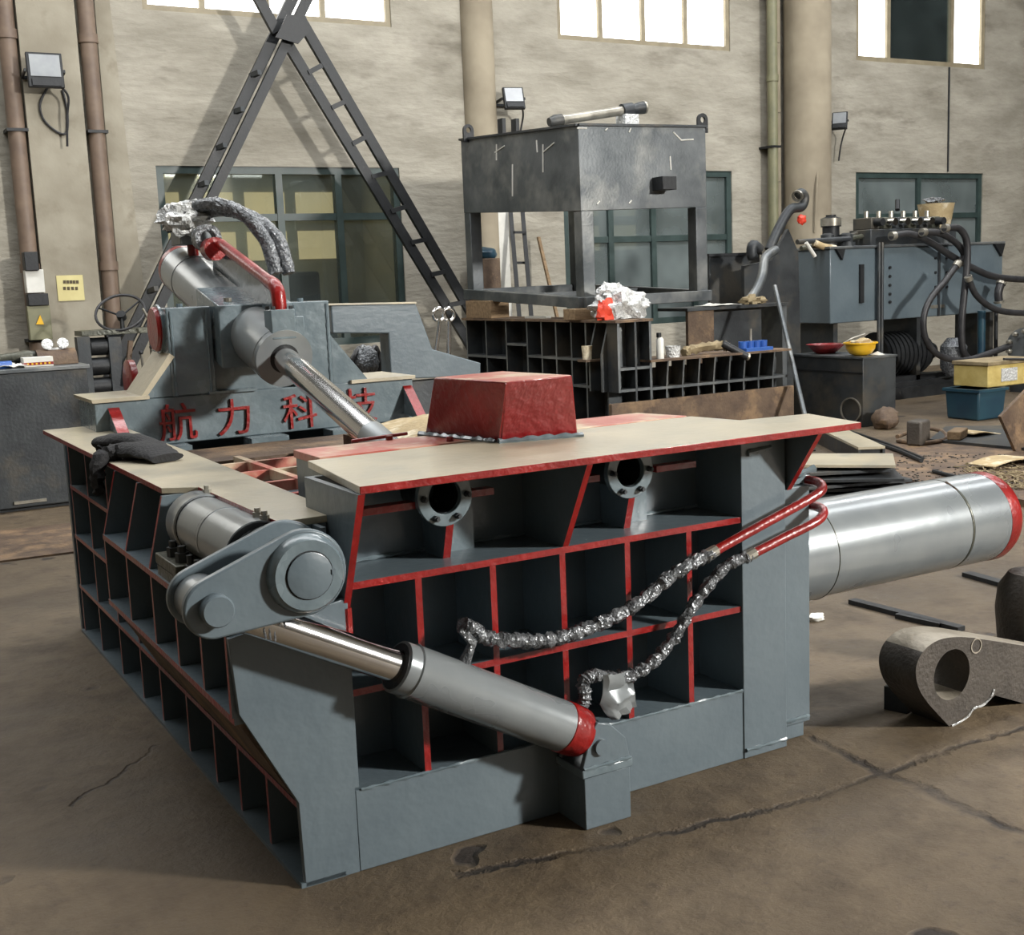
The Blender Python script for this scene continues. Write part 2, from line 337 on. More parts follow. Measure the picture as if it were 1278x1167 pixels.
def hull2(c1, r1, c2, r2, n=18):
    """outline of the taut belt round two circles (XZ plane)"""
    pts = []
    for c, r in ((c1, r1), (c2, r2)):
        pts += [(c[0]+r*math.cos(2*math.pi*i/(n*2)), c[1]+r*math.sin(2*math.pi*i/(n*2))) for i in range(n*2)]
    pts = sorted(set((round(x, 5), round(z, 5)) for x, z in pts))
    def half(ps):
        h = []
        for p in ps:
            while len(h) > 1 and (h[-1][0]-h[-2][0])*(p[1]-h[-2][1])-(h[-1][1]-h[-2][1])*(p[0]-h[-2][0]) <= 0: h.pop()
            h.append(p)
        return h
    a = half(pts); b = half(pts[::-1]); return a[:-1]+b[:-1]
def smooth(pts, k=6):
    pts = [V(p) for p in pts]; q = [pts[0]]+pts+[pts[-1]]; out = []
    for i in range(1, len(q)-2):
        for j in range(k):
            t = j/k; a, b, c, d = q[i-1], q[i], q[i+1], q[i+2]
            out.append(0.5*((2*b)+(c-a)*t+(2*a-5*b+4*c-d)*t*t+(3*b-a-3*c+d)*t**3))
    out.append(pts[-1]); return out
def tag(o, label=None, cat=None, group=None, kind=None):
    for k, v in (('label', label), ('category', cat), ('group', group), ('kind', kind)):
        if v: o[k] = v
    return o
def thing(name, label, cat, loc, group=None):
    o = bpy.data.objects.new(name, None); o.empty_display_size = 0.1; COL.objects.link(o); o.location = loc; ORG[o.name] = V(loc)
    return tag(o, label, cat, group)
def inst(src, d, parent=None):
    """a copy of one mesh object shifted by d"""
    o = src.copy(); COL.objects.link(o); p = parent or src.parent; put(o, ORG[src.name]+V(d), p); return o
def tree(src, d, label=None):
    r = src.copy(); COL.objects.link(r); r.location = src.location+V(d); ORG[r.name] = ORG[src.name]+V(d)
    if label: r['label'] = label
    for ch in list(src.children):
        c = ch.copy(); COL.objects.link(c); c.parent = r
        for g in list(ch.children): e = g.copy(); COL.objects.link(e); e.parent = c
    return r
def rotz(a): return Matrix.Rotation(a, 3, 'Z')

# ---------------------------------------------------------------- the hall
tag(MB().box(LEFT_X-.3, RIGHT_X+.3, FRONT_Y-.3, WALL_Y+3.2, -0.12, 0).build('floor', FLOORM), kind='structure', label='brown worn concrete workshop floor with cracks')
WX = [(2.42, 5.30), (7.60, 10.40), (12.78, 15.58), (-2.76, 0.12), (17.96, 20.76)]
def wall_holes(name, y0, y1, holes, label, x0=LEFT_X, x1=RIGHT_X, z1=CEIL, m=WALLM):
    xs = sorted({x0, x1, *[h[0] for h in holes], *[h[1] for h in holes]}); zs = sorted({0, z1, *[h[2] for h in holes], *[h[3] for h in holes]})
    b = MB()
    for a, c in zip(xs, xs[1:]):
        for e, f in zip(zs, zs[1:]):
            if any(h[0]-1e-6 <= a and c <= h[1]+1e-6 and h[2]-1e-6 <= e and f <= h[3]+1e-6 for h in holes): continue
            b.box(a, c, y0, y1, e, f)
    return tag(b.build(name, m), kind='structure', label=label)
LZ, HZ = (0.95, 3.0), (4.61, 6.4)
back_holes = [(a, c, *LZ) for a, c in WX[:3]]+[(a, c, *HZ) for a, c in WX]
wall_holes('wall_back', WALL_Y, WALL_Y+0.28, back_holes, 'stained beige plaster wall at the back of the hall')
wall_holes('wall_front', FRONT_Y-0.28, FRONT_Y, [(a, c, *HZ) for a, c in WX], 'darkened plaster wall behind the camera with high windows', m=WALLD)
tag(MB().box(LEFT_X-.28, LEFT_X, FRONT_Y-.28, WALL_Y+.28, 0, CEIL).build('wall_left', WALLD), kind='structure', label='darkened plaster side wall of the hall')
tag(MB().box(RIGHT_X, RIGHT_X+.28, FRONT_Y-.28, WALL_Y+.28, 0, CEIL).build('wall_right', WALLD), kind='structure', label='far plaster side wall of the hall')
tag(MB().box(LEFT_X-.28, RIGHT_X+.28, FRONT_Y-.28, WALL_Y+.28, CEIL, CEIL+.2).build('ceiling', CEILM), kind='structure', label='darkened sheet ceiling high above the hall')
for k, sy in enumerate((2.0, 6.6)): tag(MB().box(-3.8, 15.8, sy-.75, sy+.75, CEIL-.02, CEIL).build('window_roof_%d' % (k+1), ROOFP), kind='structure', label='translucent roof sheet letting daylight in')
# offices behind the lower windows
for i, (a, c) in enumerate(WX[:3]):
    b = MB(); y0, y1 = WALL_Y+.28, WALL_Y+2.6
    b.box(a-.6, c+.6, y1, y1+.1, 0, 3.3).box(a-.7, a-.6, y0, y1, 0, 3.3).box(c+.6, c+.7, y0, y1, 0, 3.3).box(a-.7, c+.7, y0, y1+.1, 3.3, 3.4)
    o = tag(b.build('wall_office', OFFICE), kind='structure', label='pale room wall behind the glass')
    for k in range(5):
        for z0, z1 in ((2.02, 2.40), (2.55, 2.92)): x = a-.35+k*(c-a+.7)/5; MB().box(x, x+(c-a)/5-.02, y1-.02, y1, z0, z1).build('lit_curtain', CURT, o)
# unseen lamps added in the offices to warm the window panes
for i, (a, c) in enumerate(WX[:3]):
    t = thing('added_office_lamp', ['added unseen warm lamp in the room behind the truss', 'added unseen warm lamp in the room behind the tank', 'added unseen warm lamp in the room behind the hydraulic unit'][i], 'lamp', ((a+c)/2, WALL_Y+1.4, 3.2))
    MB().box(a+.5, c-.5, WALL_Y+1.2, WALL_Y+1.6, 3.24, 3.30).build('added_lamp_tray', WHITE, t)
    area('added_office_light', ((a+c)/2, WALL_Y+1.4, 3.22), ((a+c)/2, WALL_Y+1.4, 0), c-a-1.0, .35, (26, 12, 8)[i], (1.0, .9, .74))
# windows
def window(n, a, c, z0, z1, cols, rows, fm, pm, label, fw=0.07, dark=(), y=WALL_Y, yd=0.10, tint=None):
    """frame > mullion, pane; the glass sits in the opening"""
    b = MB(); y0, y1 = y+0.02, y+0.02+yd
    b.box(a, a+fw, y0, y1, z0, z1).box(c-fw, c, y0, y1, z0, z1).box(a+fw, c-fw, y0, y1, z0, z0+fw).box(a+fw, c-fw, y0, y1, z1-fw, z1)
    f = tag(b.build('window_%d' % n, fm), kind='structure', label=label)
    for x in cols[1:-1]: MB().box(x-fw/2, x+fw/2, y0, y1, z0+fw, z1-fw).build('mullion', fm, f)
    for z in rows[1:-1]: MB().box(a+fw, c-fw, y0+.01, y1-.01, z-fw/2, z+fw/2).build('transom', fm, f)
    for i, (u, v) in enumerate(zip(cols, cols[1:])):
        for j, (p, q) in enumerate(zip(rows, rows[1:])):
            MB().box(u+fw*.4, v-fw*.4, (y0+y1)/2-.004, (y0+y1)/2+.004, p+fw*.4, q-fw*.4).build('pane', GLASSC if i in dark else pm, f)
    return f
window(1, *WX[0], *LZ, [2.42, 3.80, 4.52, 5.30], [0.95, 2.44, 3.0], FRAME, GLASS, 'dark green framed office window behind the leaning truss', 0.08)
window(2, *WX[1], *LZ, [7.60, 8.35, 9.05, 9.75, 10.40], [0.95, 2.1, 3.0], FRAME, GLASSR, 'dark green framed window half hidden behind the steel tank', 0.08)
window(3, *WX[2], *LZ, [12.78, 14.15, 15.58], [0.95, 2.35, 3.0], FRAME, GLASSR, 'dark framed window behind the hydraulic unit', 0.08)
window(4, *WX[0], *HZ, [2.42, 3.07, 3.80, 4.46, 5.30], [4.61, 6.4], FRAMEB, SKYP, 'bright high window above the leaning truss', 0.06)
window(5, *WX[1], *HZ, [7.60, 8.27, 8.95, 9.65, 10.40], [4.61, 6.4], FRAMEB, SKYP, 'bright high window above the steel tank', 0.06)
window(6, *WX[2], *HZ, [12.78, 13.47, 14.85, 15.58], [4.61, 6.4], FRAMEB, SKYP, 'bright high window with a dark open middle pane', 0.07, dark=(1,))
window(7, *WX[3], *HZ, [-2.76, -2.0, -1.3, -.6, .12], [4.61, 6.4], FRAMEB, SKYP, 'bright high window far left of the hall', 0.06)
window(8, *WX[4], *HZ, [17.96, 18.6, 19.4, 20.1, 20.76], [4.61, 6.4], FRAMEB, SKYP, 'bright high window far right of the hall', 0.06)
for k, (a, c) in enumerate(WX):
    window(9+k, a, c, *HZ, [a, a+.93, c-.93, c], [4.61, 6.4], FRAMEB, SKYP if k == 1 else SKYF, 'bright high window in the wall behind the camera', 0.06, y=FRONT_Y-0.2)
# dark yard seen through the open pane of window 6
b = MB(); b.box(13.2, 15.2, WALL_Y+.9, WALL_Y+1.0, 4.3, 6.6); tag(b.build('wall_outer', STEELD), kind='structure', label='dark wall outside the open high pane')
t = thing('wall_fan', 'dark extractor fan seen in the open high pane', 'fan', (14.15, WALL_Y+.45, 4.9))
MB().ring((14.15, WALL_Y+.55, 5.1), (0, -1, 0), .44, .39, .12).build('fan_ring', BLACKS, t)
for k in range(3):
    a = 2.1*k+.5; MB().cbox((14.15+.24*math.cos(a), WALL_Y+.5, 5.1+.22*math.sin(a)), (.36, .02, .15), Matrix.Rotation(-a, 3, 'Y') @ Matrix.Rotation(.5, 3, 'X')).build('fan_blade', BRASS, t)
MB().rev((14.15, WALL_Y+.44, 5.1), (0, 1, 0), [(0, .05), (.02, .07), (.14, .07)], 16).build('hub', STEELD, t)
MB().box(14.12, 14.18, WALL_Y+.5, WALL_Y+.6, 4.3, 4.68).build('post', BLACKS, t)
# columns, pilaster and pipes on the back wall
tag(MB().cyl((6.42, WALL_Y-.02, 0), (6.42, WALL_Y-.02, CEIL), .205, n=32).build('trim_1', COLM), kind='structure', label='round plastered column behind the tank')
tag(MB().cyl((11.55, WALL_Y-.28, 0), (11.55, WALL_Y-.28, CEIL), .33, n=32).build('trim_2', COLM), kind='structure', label='round plastered column behind the hydraulic unit')
b = MB()
for z in range(0, 8): b.box(11.05, 11.2, WALL_Y-.12, WALL_Y, z*.95, z*.95+.94)
tag(b.build('trim_3', COLM), kind='structure', label='narrow flat plaster strip beside the round column')
tag(MB().box(1.12, 1.68, WALL_Y-.22, WALL_Y, 0, CEIL).build('trim_4', PILC), kind='structure', label='pale plaster pilaster between two brown pipes')
def wallpipe(x0, y0, r, m, label, x1=None):
    x1 = x0 if x1 is None else x1; t = thing('wall_pipe', label, 'pipe', (x0, y0, 0))
    MB().cyl((x0, y0, 0), (x1, y0, CEIL), r, n=16).build('pipe', m, t)
    for z in (1.9, 4.2, 6.5): MB().ring((x0+(x1-x0)*z/CEIL, y0, z), (0, 0, 1), r*1.18, r*.99, .09, 16).build('coupling', m, t)
    for z in (1.2, 3.3, 5.4): MB().box(x0-r*1.2, x0+r*1.2, y0-r*1.1, WALL_Y-(.22 if 1.1 < x0 < 1.7 else 0), z, z+.03).build('clip', BLACKS, t)
wallpipe(1.02, WALL_Y-.16, .085, PIPEB, 'brown downpipe left of the pale pilaster')
wallpipe(1.80, WALL_Y-.16, .085, PIPEB, 'brown downpipe right of the pale pilaster')
wallpipe(10.98, WALL_Y-.2, .07, PIPEG, 'olive green pipe beside the right round column')
b = MB(); b.prism([(1.92, 0), (2.24, 0), (1.98, CEIL), (1.93, CEIL)], 'y', WALL_Y-.02, WALL_Y-.001); tag(b.build('trim_5', PILC), kind='structure', label='raised plaster seam right of the brown pipe')
tag(MB().cyl((14.75, WALL_Y-.015, 3.02), (14.75, WALL_Y-.015, 4.6), .014, n=8).build('wall_conduit', BLACKS), 'thin dark conduit running between two right windows', 'conduit')
# office furniture glimpsed behind window 1
t = thing('office_chair', 'dark padded office chair behind the left window glass', 'chair', (4.2, WALL_Y+.75, 0))
MB().cbox((4.2, WALL_Y+.8, 1.62), (.62, .12, .42)).build('backrest', CLOTH, t, bevel=.05)
MB().cbox((4.2, WALL_Y+.6, 1.02), (.66, .56, .14)).build('seat', CLOTH, t, bevel=.04)
MB().cyl((4.2, WALL_Y+.7, 0.0), (4.2, WALL_Y+.7, .98), .04).rev((4.2, WALL_Y+.7, 0), (0, 0, 1), [(0, .26), (.04, .26), (.06, .05)], 20).build('pedestal', BLACKS, t)

# ---------------------------------------------------------------- the baling press in the middle
bal = thing('scrap_baler', 'large grey scrap baling press with red-edged ribs, in the centre of the floor', 'machine', (0.95, 1.5, 0))
TH = 0.020
# front wall: back panel > ribs, shelves, beam, columns
fw = MB().box(0.165, 1.80, 0.23, 0.25, 0.0, 1.108).build('front_wall', GREY, bal)
MB().box(0.163, 1.575, 0.0, 0.23, 0.0, 0.243).build('base_beam', GREY, fw, bevel=.003)
MB().prism([(0, 0), (.163, 0), (.163, .25), (.176, .25), (.176, .80), (-.163, .745), (-.150, .535), (-.004, .25)], 'y', 0.0, 0.022).build('end_panel', GREY, fw, bevel=.002)
MB().box(1.573, 1.765, -0.004, 0.26, 0.0, 1.108).build('column', GREY, fw, bevel=.003)
MB().box(1.765, 1.905, 0.03, 0.62, 0.055, 0.905).box(1.765, 1.885, 0.04, .62, 0.0, .055).build('side_column', GREY, fw, bevel=.003)
MB().box(1.765, 1.93, 0.05, .60, .905, .955).build('cap_plate', GREYW, fw, bevel=.006)
REDF = (0, -1, 0)
MB().box(.186, 1.573, 0.0, 0.23, .820, .840).build('shelf', [GREY, RED], fw, red=REDF)
MB().box(.176, 1.573, 0.004, 0.23, .515, .535).build('shelf', [GREY, RED], fw, red=REDF)
r0 = MB().box(.383, .403, 0.002, 0.23, .243, .515).build('rib', [GREY, RED], fw, red=REDF)
r1 = MB().box(.383, .403, 0.002, 0.23, .535, .820).build('rib', [GREY, RED], fw, red=REDF)
for x in (.635, .876, 1.116, 1.358):
    inst(r0, (x-.393, 0, 0)); inst(r1, (x-.393, 0, 0))
for x, z0 in ((.175, .76), (.888, .84), (1.785, .905)):
    yb = 0.0 if z0 > .8 else .012
    MB().prism([(yb, z0), (-.148, 1.108), (.23, 1.108), (.23, z0)], 'x', x-TH/2, x+TH/2).build('gusset_rib', [GREY, RED], fw, red=(0, -.86, -.5))
MB().box(.166, .186, 0.0, .012, .62, .77).build('edge_strip', RED, fw)
for x in (.535, 1.185):
    MB().prism([(.10, .84), (.06, .97), (.23, .97), (.23, .84)], 'x', x-.012, x+.012).build('support_rib', [GREY, RED], fw, red=(0, -.95, -.3))
    MB().box(x+.012, x+.13, .17, .19, .84, 1.0).build('support_plate', GREYW, fw)
for x0, x1, z in ((.186, .43, 1.005), (.60, .69, 1.015), (.898, 1.07, 1.01), (1.29, 1.45, 1.012)):
    MB().box(x0, x1, .075, .12, z, z+.02).build('rail', [RED], fw)
# weld beads
def bead(name, a, c, r, parent, m=GREYW, seed=0):
    a, c = V(a), V(c); n = max(6, int((c-a).length/.018)); MB().tube([a.lerp(c, i/n) for i in range(n+1)], [r*(.75+.5*((i*7+seed) % 3)/2) for i in range(n+1)], 6, wob=.5, seed=seed).build(name, m, parent)
bead('weld_bead', (.18, -.001, .243), (1.57, -.001, .243), .005, fw)
bead('weld_bead', (1.58, -.006, .03), (1.76, -.006, .03), .006, fw, seed=2)
bead('weld_bead', (1.78, .028, .075), (1.90, .028, .075), .007, fw, seed=3)
bead('weld_bead', (1.60, -.006, 1.05), (1.70, -.006, 1.06), .010, fw, seed=4)
bead('weld_bead', (.19, .225, .846), (.88, .225, .846), .006, fw, seed=5)
bead('weld_bead', (.90, .225, .846), (1.57, .225, .846), .006, fw, seed=6)
bead('weld_bead', (1.77, .045, .93), (1.94, .045, .955), .012, fw, seed=8)
# bearing flanges under the deck
for x in (.515, 1.17):
    fl = MB(); plate_hole(fl, [(x+.088*math.cos(i*math.pi/16), 1.034+.088*math.sin(i*math.pi/16)) for i in range(32)], (x, 1.034), .052, .050, .072)
    fo = fl.build('bearing_flange', GREYW, bal, bevel=.002)
    MB().ring((x, .072, 1.034), (0, 1, 0), .060, .052, .16).build('sleeve', BLACKS, fo)
    for k in range(6):
        a = math.radians(-60+60*k); c = (x+.070*math.cos(a), .05, 1.034+.070*math.sin(a))
        MB().rev(c, (0, -1, 0), [(0, .010), (.014, .010), (.014, .006), (.022, .006)], 6).build('bolt', STEELD, fo)
# deck plates
pl = [(.171, -.147), (1.969, -.147), (2.03, .165), (1.745, .20), (1.705, .424), (.237, .41)]
MB().prism(pl, 'z', 1.108, 1.130).build('deck_plate', [DUST_SHEEN, RED], bal, bevel=.002, red=(0, -1, 0))
ds = MB().prism([(.286, .44), (1.70, .44), (1.637, .66), (.286, .672)], 'z', 1.106, 1.131).build('rear_deck_strip', REDD, bal, bevel=.002)
MB().box(.290, 1.6, .41, .66, .55, 1.107).build('inner_wall', GREY, bal)
MB().box(.238, .30, .252, .41, .55, 1.108).build('side_cheek', GREY, bal)
for (x, y) in ((.62, .66), (.75, .47), (1.30, .62)): MB().cyl((x, y, 1.131), (x, y, 1.145), .012, n=10).build('stud', REDB, bal)
MB().tube([(.50, .70, 1.135), (.70, .69, 1.142)], .006, 8).build('rod_stub', RED, bal)
# red box on the deck
bx = MB().hexa([(.857, .325, 1.13), (1.115, .262, 1.13), (1.10, .70, 1.13), (.766, .691, 1.13), (.812, .192, 1.335), (1.082, .234, 1.335), (1.03, .598, 1.335), (.753, .573, 1.335)]).build('red_box', [REDB, REDD], bal, bevel=.006, red=(0, 0, 1))
for a, c, sd in (((.75, .70, 1.133), (.845, .335, 1.133), 1), ((.845, .315, 1.134), (1.125, .252, 1.134), 2)): bead('weld_bead', a, c, .011, bx, GREYW, sd)
bead('weld_bead', (.852, .322, 1.14), (.814, .195, 1.33), .004, bx, REDB, 3)

# ---------------------------------------------------------------- left side frame
lw = MB().box(.12, .135, .022, 3.10, 0, 1.0).build('left_wall', GREY, bal)
REDL = (-1, 0, 0)
MB().box(-.012, .12, .0, 3.12, 0.0, .014).build('base_plate', GREY, lw)
for y in (3.085, 2.675, 2.25, 1.87, 1.553, 1.175, .842, .573, .293):
    MB().box(0, .12, y-.009, y+.009, .014, .228).build('rib', [GREY, RED], lw, red=REDL)
MB().box(-.004, .12, .02, 3.10, .228, .246).build('shelf', [GREY, RED], lw, red=REDL)
MB().prism([(-.146, .500), (-.004, .250), (.016, .250), (-.126, .500)], 'y', .022, 1.58).build('incline_plate', [RUST], lw)
MB().box(-.158, .12, .022, 1.58, .500, .520).build('shelf', [GREY, RED], lw, red=REDL)
MB().box(-.158, .12, .022, 1.58, .748, .768).build('shelf', [GREY, RED], lw, red=REDL)
for y in (1.57, 1.215, .866, .58, .312): MB().box(-.155, .12, y-.009, y+.009, .520, .748).build('rib', [GREY, RED], lw, red=REDL)
MB().box(-.163, .12, .022, .040, .520, .748).build('rib', [GREY, RED], lw, red=REDL)
for y in (1.57, 1.215, .875): MB().prism([(-.155, .768), (.12, .768), (.12, 1.0), (-.097, 1.0)], 'y', y-.009, y+.009).build('gusset_rib', [GREY, RED], lw, red=(-1, 0, .2))
for z in (.49, .735): MB().box(-.004, .12, 1.58, 3.10, z-.009, z+.009).build('shelf', [GREY, RED], lw, red=REDL)
for y in (3.085, 2.675, 2.25, 1.87):
    for z0, z1 in ((.246, .481), (.499, .726), (.744, 1.0)): MB().box(0, .12, y-.009, y+.009, z0, z1).build('rib', [GREY, RED], lw, red=REDL)
lp = [(-.102, 3.105), (-.086, .914), (.017, .848), (.025, .09), (.215, .09), (.235, 1.9), (.235, 3.105)]
ldk = MB().prism(lp, 'z', 1.0, 1.020).build('side_deck_plate', [DUST_SHEEN, RED], bal, bevel=.002, red=(-1, 0, 0))
bead('weld_bead', (.238, .13, 1.022), (.238, .42, 1.022), .009, ldk, DUST_SHEEN, 4)
MB().box(.03, .215, .10, .118, .86, 1.0).build('deck_lip', GREY, bal)

# ---------------------------------------------------------------- crank arm and lid cylinder at the left front corner
BC, PC = (0.0, .930), (-.238, .877)
arm = bal
ca = MB().prism(hull2(BC, .113, PC, .077), 'y', -.170, -.142).build('crank_arm', GREY, bal, bevel=.006)
MB().prism(hull2(BC, .113, PC, .077), 'y', -.022, .004).build('rear_cheek', [GREY, RED], ca, bevel=.006)
MB().rev((BC[0], -.170, BC[1]), (0, -1, 0), [(0, .104), (.02, .098), (.030, .09)], 40).build('boss', GREYW, ca)
MB().rev((BC[0], -.199, BC[1]), (0, -1, 0), [(0, .060), (.006, .060), (.007, .058)], 36).box(.054, .068, -.206, -.199, .924, .938).build('shaft_end', GREY, ca)
MB().ring((BC[0], -.2005, BC[1]), (0, 1, 0), .0635, .0605, .003).build('shaft_seam', BLACKS, ca)
MB().rev((PC[0], -.170, PC[1]), (0, -1, 0), [(0, .041), (.030, .041), (.034, .037)], 28).build('pin', GREY, ca)
MB().cyl((PC[0], -.142, PC[1]), (PC[0], -.022, PC[1]), .062, n=28).build('rod_eye', SILVER, ca)
MB().cyl((BC[0], -.142, BC[1]), (BC[0], .16, BC[1]), .075, n=28).build('shaft', SILVER, ca)
for k in range(5): MB().tube(smooth([(-.10+.012*k, -.12, .815), (-.105+.014*k, -.125, .79), (-.10+.012*k, -.12, .765-.006*(k % 3))], 3), .003, 6).build('rag_thread', FOIL, ca)
# bearing housing under the side deck
bh = MB().rev((-.02, .14, .925), (0, 1, 0), [(0, .078), (0, .096), (.05, .096), (.052, .092), (.28, .092), (.282, .094), (.30, .094), (.302, .092), (.52, .092), (.525, .098), (.62, .098), (.64, .085)], 40).build('bearing_housing', SILVER, bal)
MB().ring((-.02, .137, .925), (0, 1, 0), .092, .075, .004).build('seal_ring', BLACKS, bh)
for y, r in ((.655, .0935), (.44, .0922)): MB().ring((-.02, y, .925), (0, 1, 0), r+.0006, r-.004, .006).build('split_line', BLACKS, bh)
def hexbolt(p, r, h, par, m=STEELD, d=(0, 0, 1)): return MB().rev(p, d, [(0, r), (h*.6, r), (h*.6, r*.62), (h, r*.62), (h, r*.5)], 6).build('bolt', m, par)
MB().box(-.150, .11, .20, .78, .768, .800).build('bearing_base', OLIVE, bh)
MB().box(-.150, -.05, .55, .80, .800, .835).build('foot', OLIVE, bh, bevel=.004)
for y in (.70, .60): hexbolt((-.115, y, .835), .021, .05, bh)
for y in (.50, .42, .34, .26): hexbolt((-.118, y, .80), .016, .075, bh)
for y in (.72, .22, .16): hexbolt((.01, y, 1.012), .014, .03, bh, BRASS)
# cylinder that swings the arm
cy = -.082; A0, A1 = V((.273, cy, .607)), V((.866, cy, .280)); ax = (A1-A0).normalized(); L0 = (A1-A0).length
lc = MB().rev(A0, ax, [(0, .046), (0, .066), (.004, .074), (.040, .074), (.044, .079), (.048, .0765), (L0-.075, .0765)], 40).build('lid_cylinder', SILVER, bal)
MB().rev(A0+ax*(L0-.077), ax, [(0, .077), (.002, .079), (.05, .079), (.075, .074), (.10, .05), (.11, .03)], 40).build('red_cap', RED, lc)
MB().cyl((PC[0], cy, PC[1]), A0+ax*.03, .046, n=32).build('piston_rod', CHROME, lc)
MB().ring(A0+ax*-.001, ax, .066, .0465, .004).build('seal_ring', BLACKS, lc)
bt = MB().box(.822, 1.005, -.157, -.004, .165, .192).build('lug_base', GREYW, bal, bevel=.004)
MB().box(.832, .998, -.150, 0.0, 0, .165).build('lug_block', GREY, bt, bevel=.003)
for y0, y1 in ((-.150, -.132), (-.034, -.016)): MB().prism([(.826, .192), (1.0, .192), (.985, .26), (.93, .315), (.885, .328), (.862, .30)], 'y', y0, y1).build('lug_plate', GREY, bt, bevel=.003)
MB().cyl((.893, -.162, .252), (.893, -.010, .252), .024, n=24).build('lug_pin', GREY, bt)
bead('weld_bead', (.83, -.153, .194), (1.0, -.153, .194), .006, bt)
# ports and wrapped hoses
pt = A0+ax*.20; up = V((-ax.z, 0, ax.x)); up = up if up.z > 0 else -up
p1 = MB().tube([pt+up*.07, pt+up*.10, pt+up*.125+V((.004, 0, .01)), pt+V((.03, -.004, .165)), pt+V((.052, 0, .176))], [.018, .014, .014, .014, .016], 10, wob=.3).build('hose_port', FOIL, lc)
h1 = smooth([pt+V((.035, 0, .178)), pt+V((.075, .01, .155)), P(606, 796, Y=-.06), P(650, 800, Y=-.055), P(690, 798, Y=-.05), P(735, 784, Y=-.05), P(790, 757, Y=-.055), P(845, 714, Y=-.06), P(890, 690, Y=-.06)], 14)
MB().tube(h1, [.021+.004*math.sin(i*1.9)*math.sin(i*.63) for i in range(len(h1))], 12, wob=.45, seed=3).build('wrapped_hose', FOIL, bal)
q = A0+ax*(L0-.03)
h2 = smooth([q+up*.07, q+up*.10+V((0, 0, .01)), P(728, 852, Y=-.075), P(742, 843, Y=-.07), P(775, 846, Y=-.06), P(808, 832, Y=-.06), P(838, 800, Y=-.06), P(868, 752, Y=-.06), P(905, 708, Y=-.06), P(936, 694, Y=-.06)], 12)
MB().tube(h2, [.019+.004*math.sin(i*1.7)*math.sin(i*.5) for i in range(len(h2))], 12, wob=.45, seed=9).build('wrapped_hose', FOIL, bal)
fp = [P(752, 842, Y=-.085), P(790, 838, Y=-.075), P(797, 882, Y=-.085), P(766, 897, Y=-.08)]
def flap(u, v):
    a = fp[0].lerp(fp[1], u); c = fp[3].lerp(fp[2], u); p = a.lerp(c, v); p.y += .02*noise.noise(V((u*4, v*4, 1)))-.01*math.sin(u*5); p.x -= (.05*(1-u)*v*math.sin(v*3)); return p
MB().sheet(flap, 8, 8, .003).build('loose_wrap', SILVER, bal)
for (px, py), (ex, ey), (gx, gy) in (((890, 689), (1018, 618), (1030, 612)), ((938, 692), (1020, 650), (1034, 634))):
    a = P(px, py, Y=-.06); e = P(ex, ey, Y=-.06)
    MB().cyl(a-V((.03, 0, .008)), a+V((.012, 0, .004)), .020, n=10).build('hose_fitting', BRASS, bal)
    k = smooth([a, a.lerp(e, .5), e, e+V((.055, .03, .024)), e+V((.07, .10, .03)), e+V((.04, .16, .03)), e+V((-.02, .18, .03))], 8)
    MB().tube(k, .0165, 12).build('red_pipe', RED, bal)

# ---------------------------------------------------------------- main ram cylinder on the right
MY, MZ, MR = .345, .578, .186
mc = MB().rev((1.90, MY, MZ), (1, 0, 0), [(0, MR+.006), (.27, MR+.006), (.272, MR), (1.00, MR), (1.002, MR-.003), (1.012, MR-.003), (1.014, MR), (1.235, MR)], 56).build('main_cylinder', SILVER, bal)
MB().rev((3.135, MY, MZ), (1, 0, 0), [(0, MR+.001), (.045, MR+.003), (.075, MR-.010), (.078, MR-.04), (.06, MR-.05), (.06, .02)], 56).build('red_end_cap', RED, mc)
bead('weld_bead', (2.906, MY-.10, MZ+.155), (2.906, MY-.04, MZ+.183), .006, mc, RUST)
MB().ring((2.172, MY, MZ), (1, 0, 0), MR+.0072, MR-.002, .003, 56).build('seam', OLIVE, mc)
MB().ring((2.903, MY, MZ), (1, 0, 0), MR+.0005, MR-.006, .008, 56).build('seam', OLIVE, mc)

# ---------------------------------------------------------------- stand with the hold-down cylinder at the far end
SY = 2.784
MB().box(-.0, 1.72, 3.16, 3.20, 0, 1.0).box(1.70, 1.72, .66, 3.2, 0, .90).build('chamber_wall', GREY, bal)
MB().box(.24, 1.70, .66, 3.16, .30, .34).build('chamber_floor', STEELD, bal)
st = MB().box(.084, 1.712, SY, 3.16, .93, 1.155).build('hold_down_stand', GREYW, bal, bevel=.006)
MB().prism([(.075, 1.155), (.335, 1.155), (.335, 1.172), (.07, 1.172)], 'y', SY-.02, 3.2).build('stand_top', DUST_SHEEN, st)
MB().box(1.36, 1.72, SY-.02, 3.2, 1.148, 1.165).build('stand_top', DUST_SHEEN, st)
for x in (.170, 1.680): MB().prism([(2.61, 1.02 if x < 1 else .95), (2.83, 1.155), (3.0, 1.155), (3.0, .98)], 'x', x-.026, x+.026).build('end_rib', [GREYW, RED], st, red=(0, -.85, .5))
for x0, x1 in ((.447, .662), (1.062, 1.268)):
    MB().box(x0, x1, SY-.004, 3.10, 1.155, 1.575).build('tower', GREYW, st, bevel=.006)
    for dx in (.02, .19): bead('weld_bead', (x0+dx, SY-.006, 1.16), (x0+dx, SY-.006, 1.56), .006, st, GREYW, int(dx*100))
    MB().cyl((x0+.10, 2.9, 1.575), (x0+.10, 2.9, 1.592), .016, n=8).build('grease_cap', GREYW, st)
MB().prism([(.315, 1.158), (.447, 1.158), (.447, 1.345)], 'y', SY, 3.08).build('brace', GREYW, st)
MB().prism([(.300, 1.170), (.318, 1.158), (.470, 1.345), (.447, 1.362)], 'y', SY-.012, 3.10).build('brace_cap', DUST_SHEEN, st)
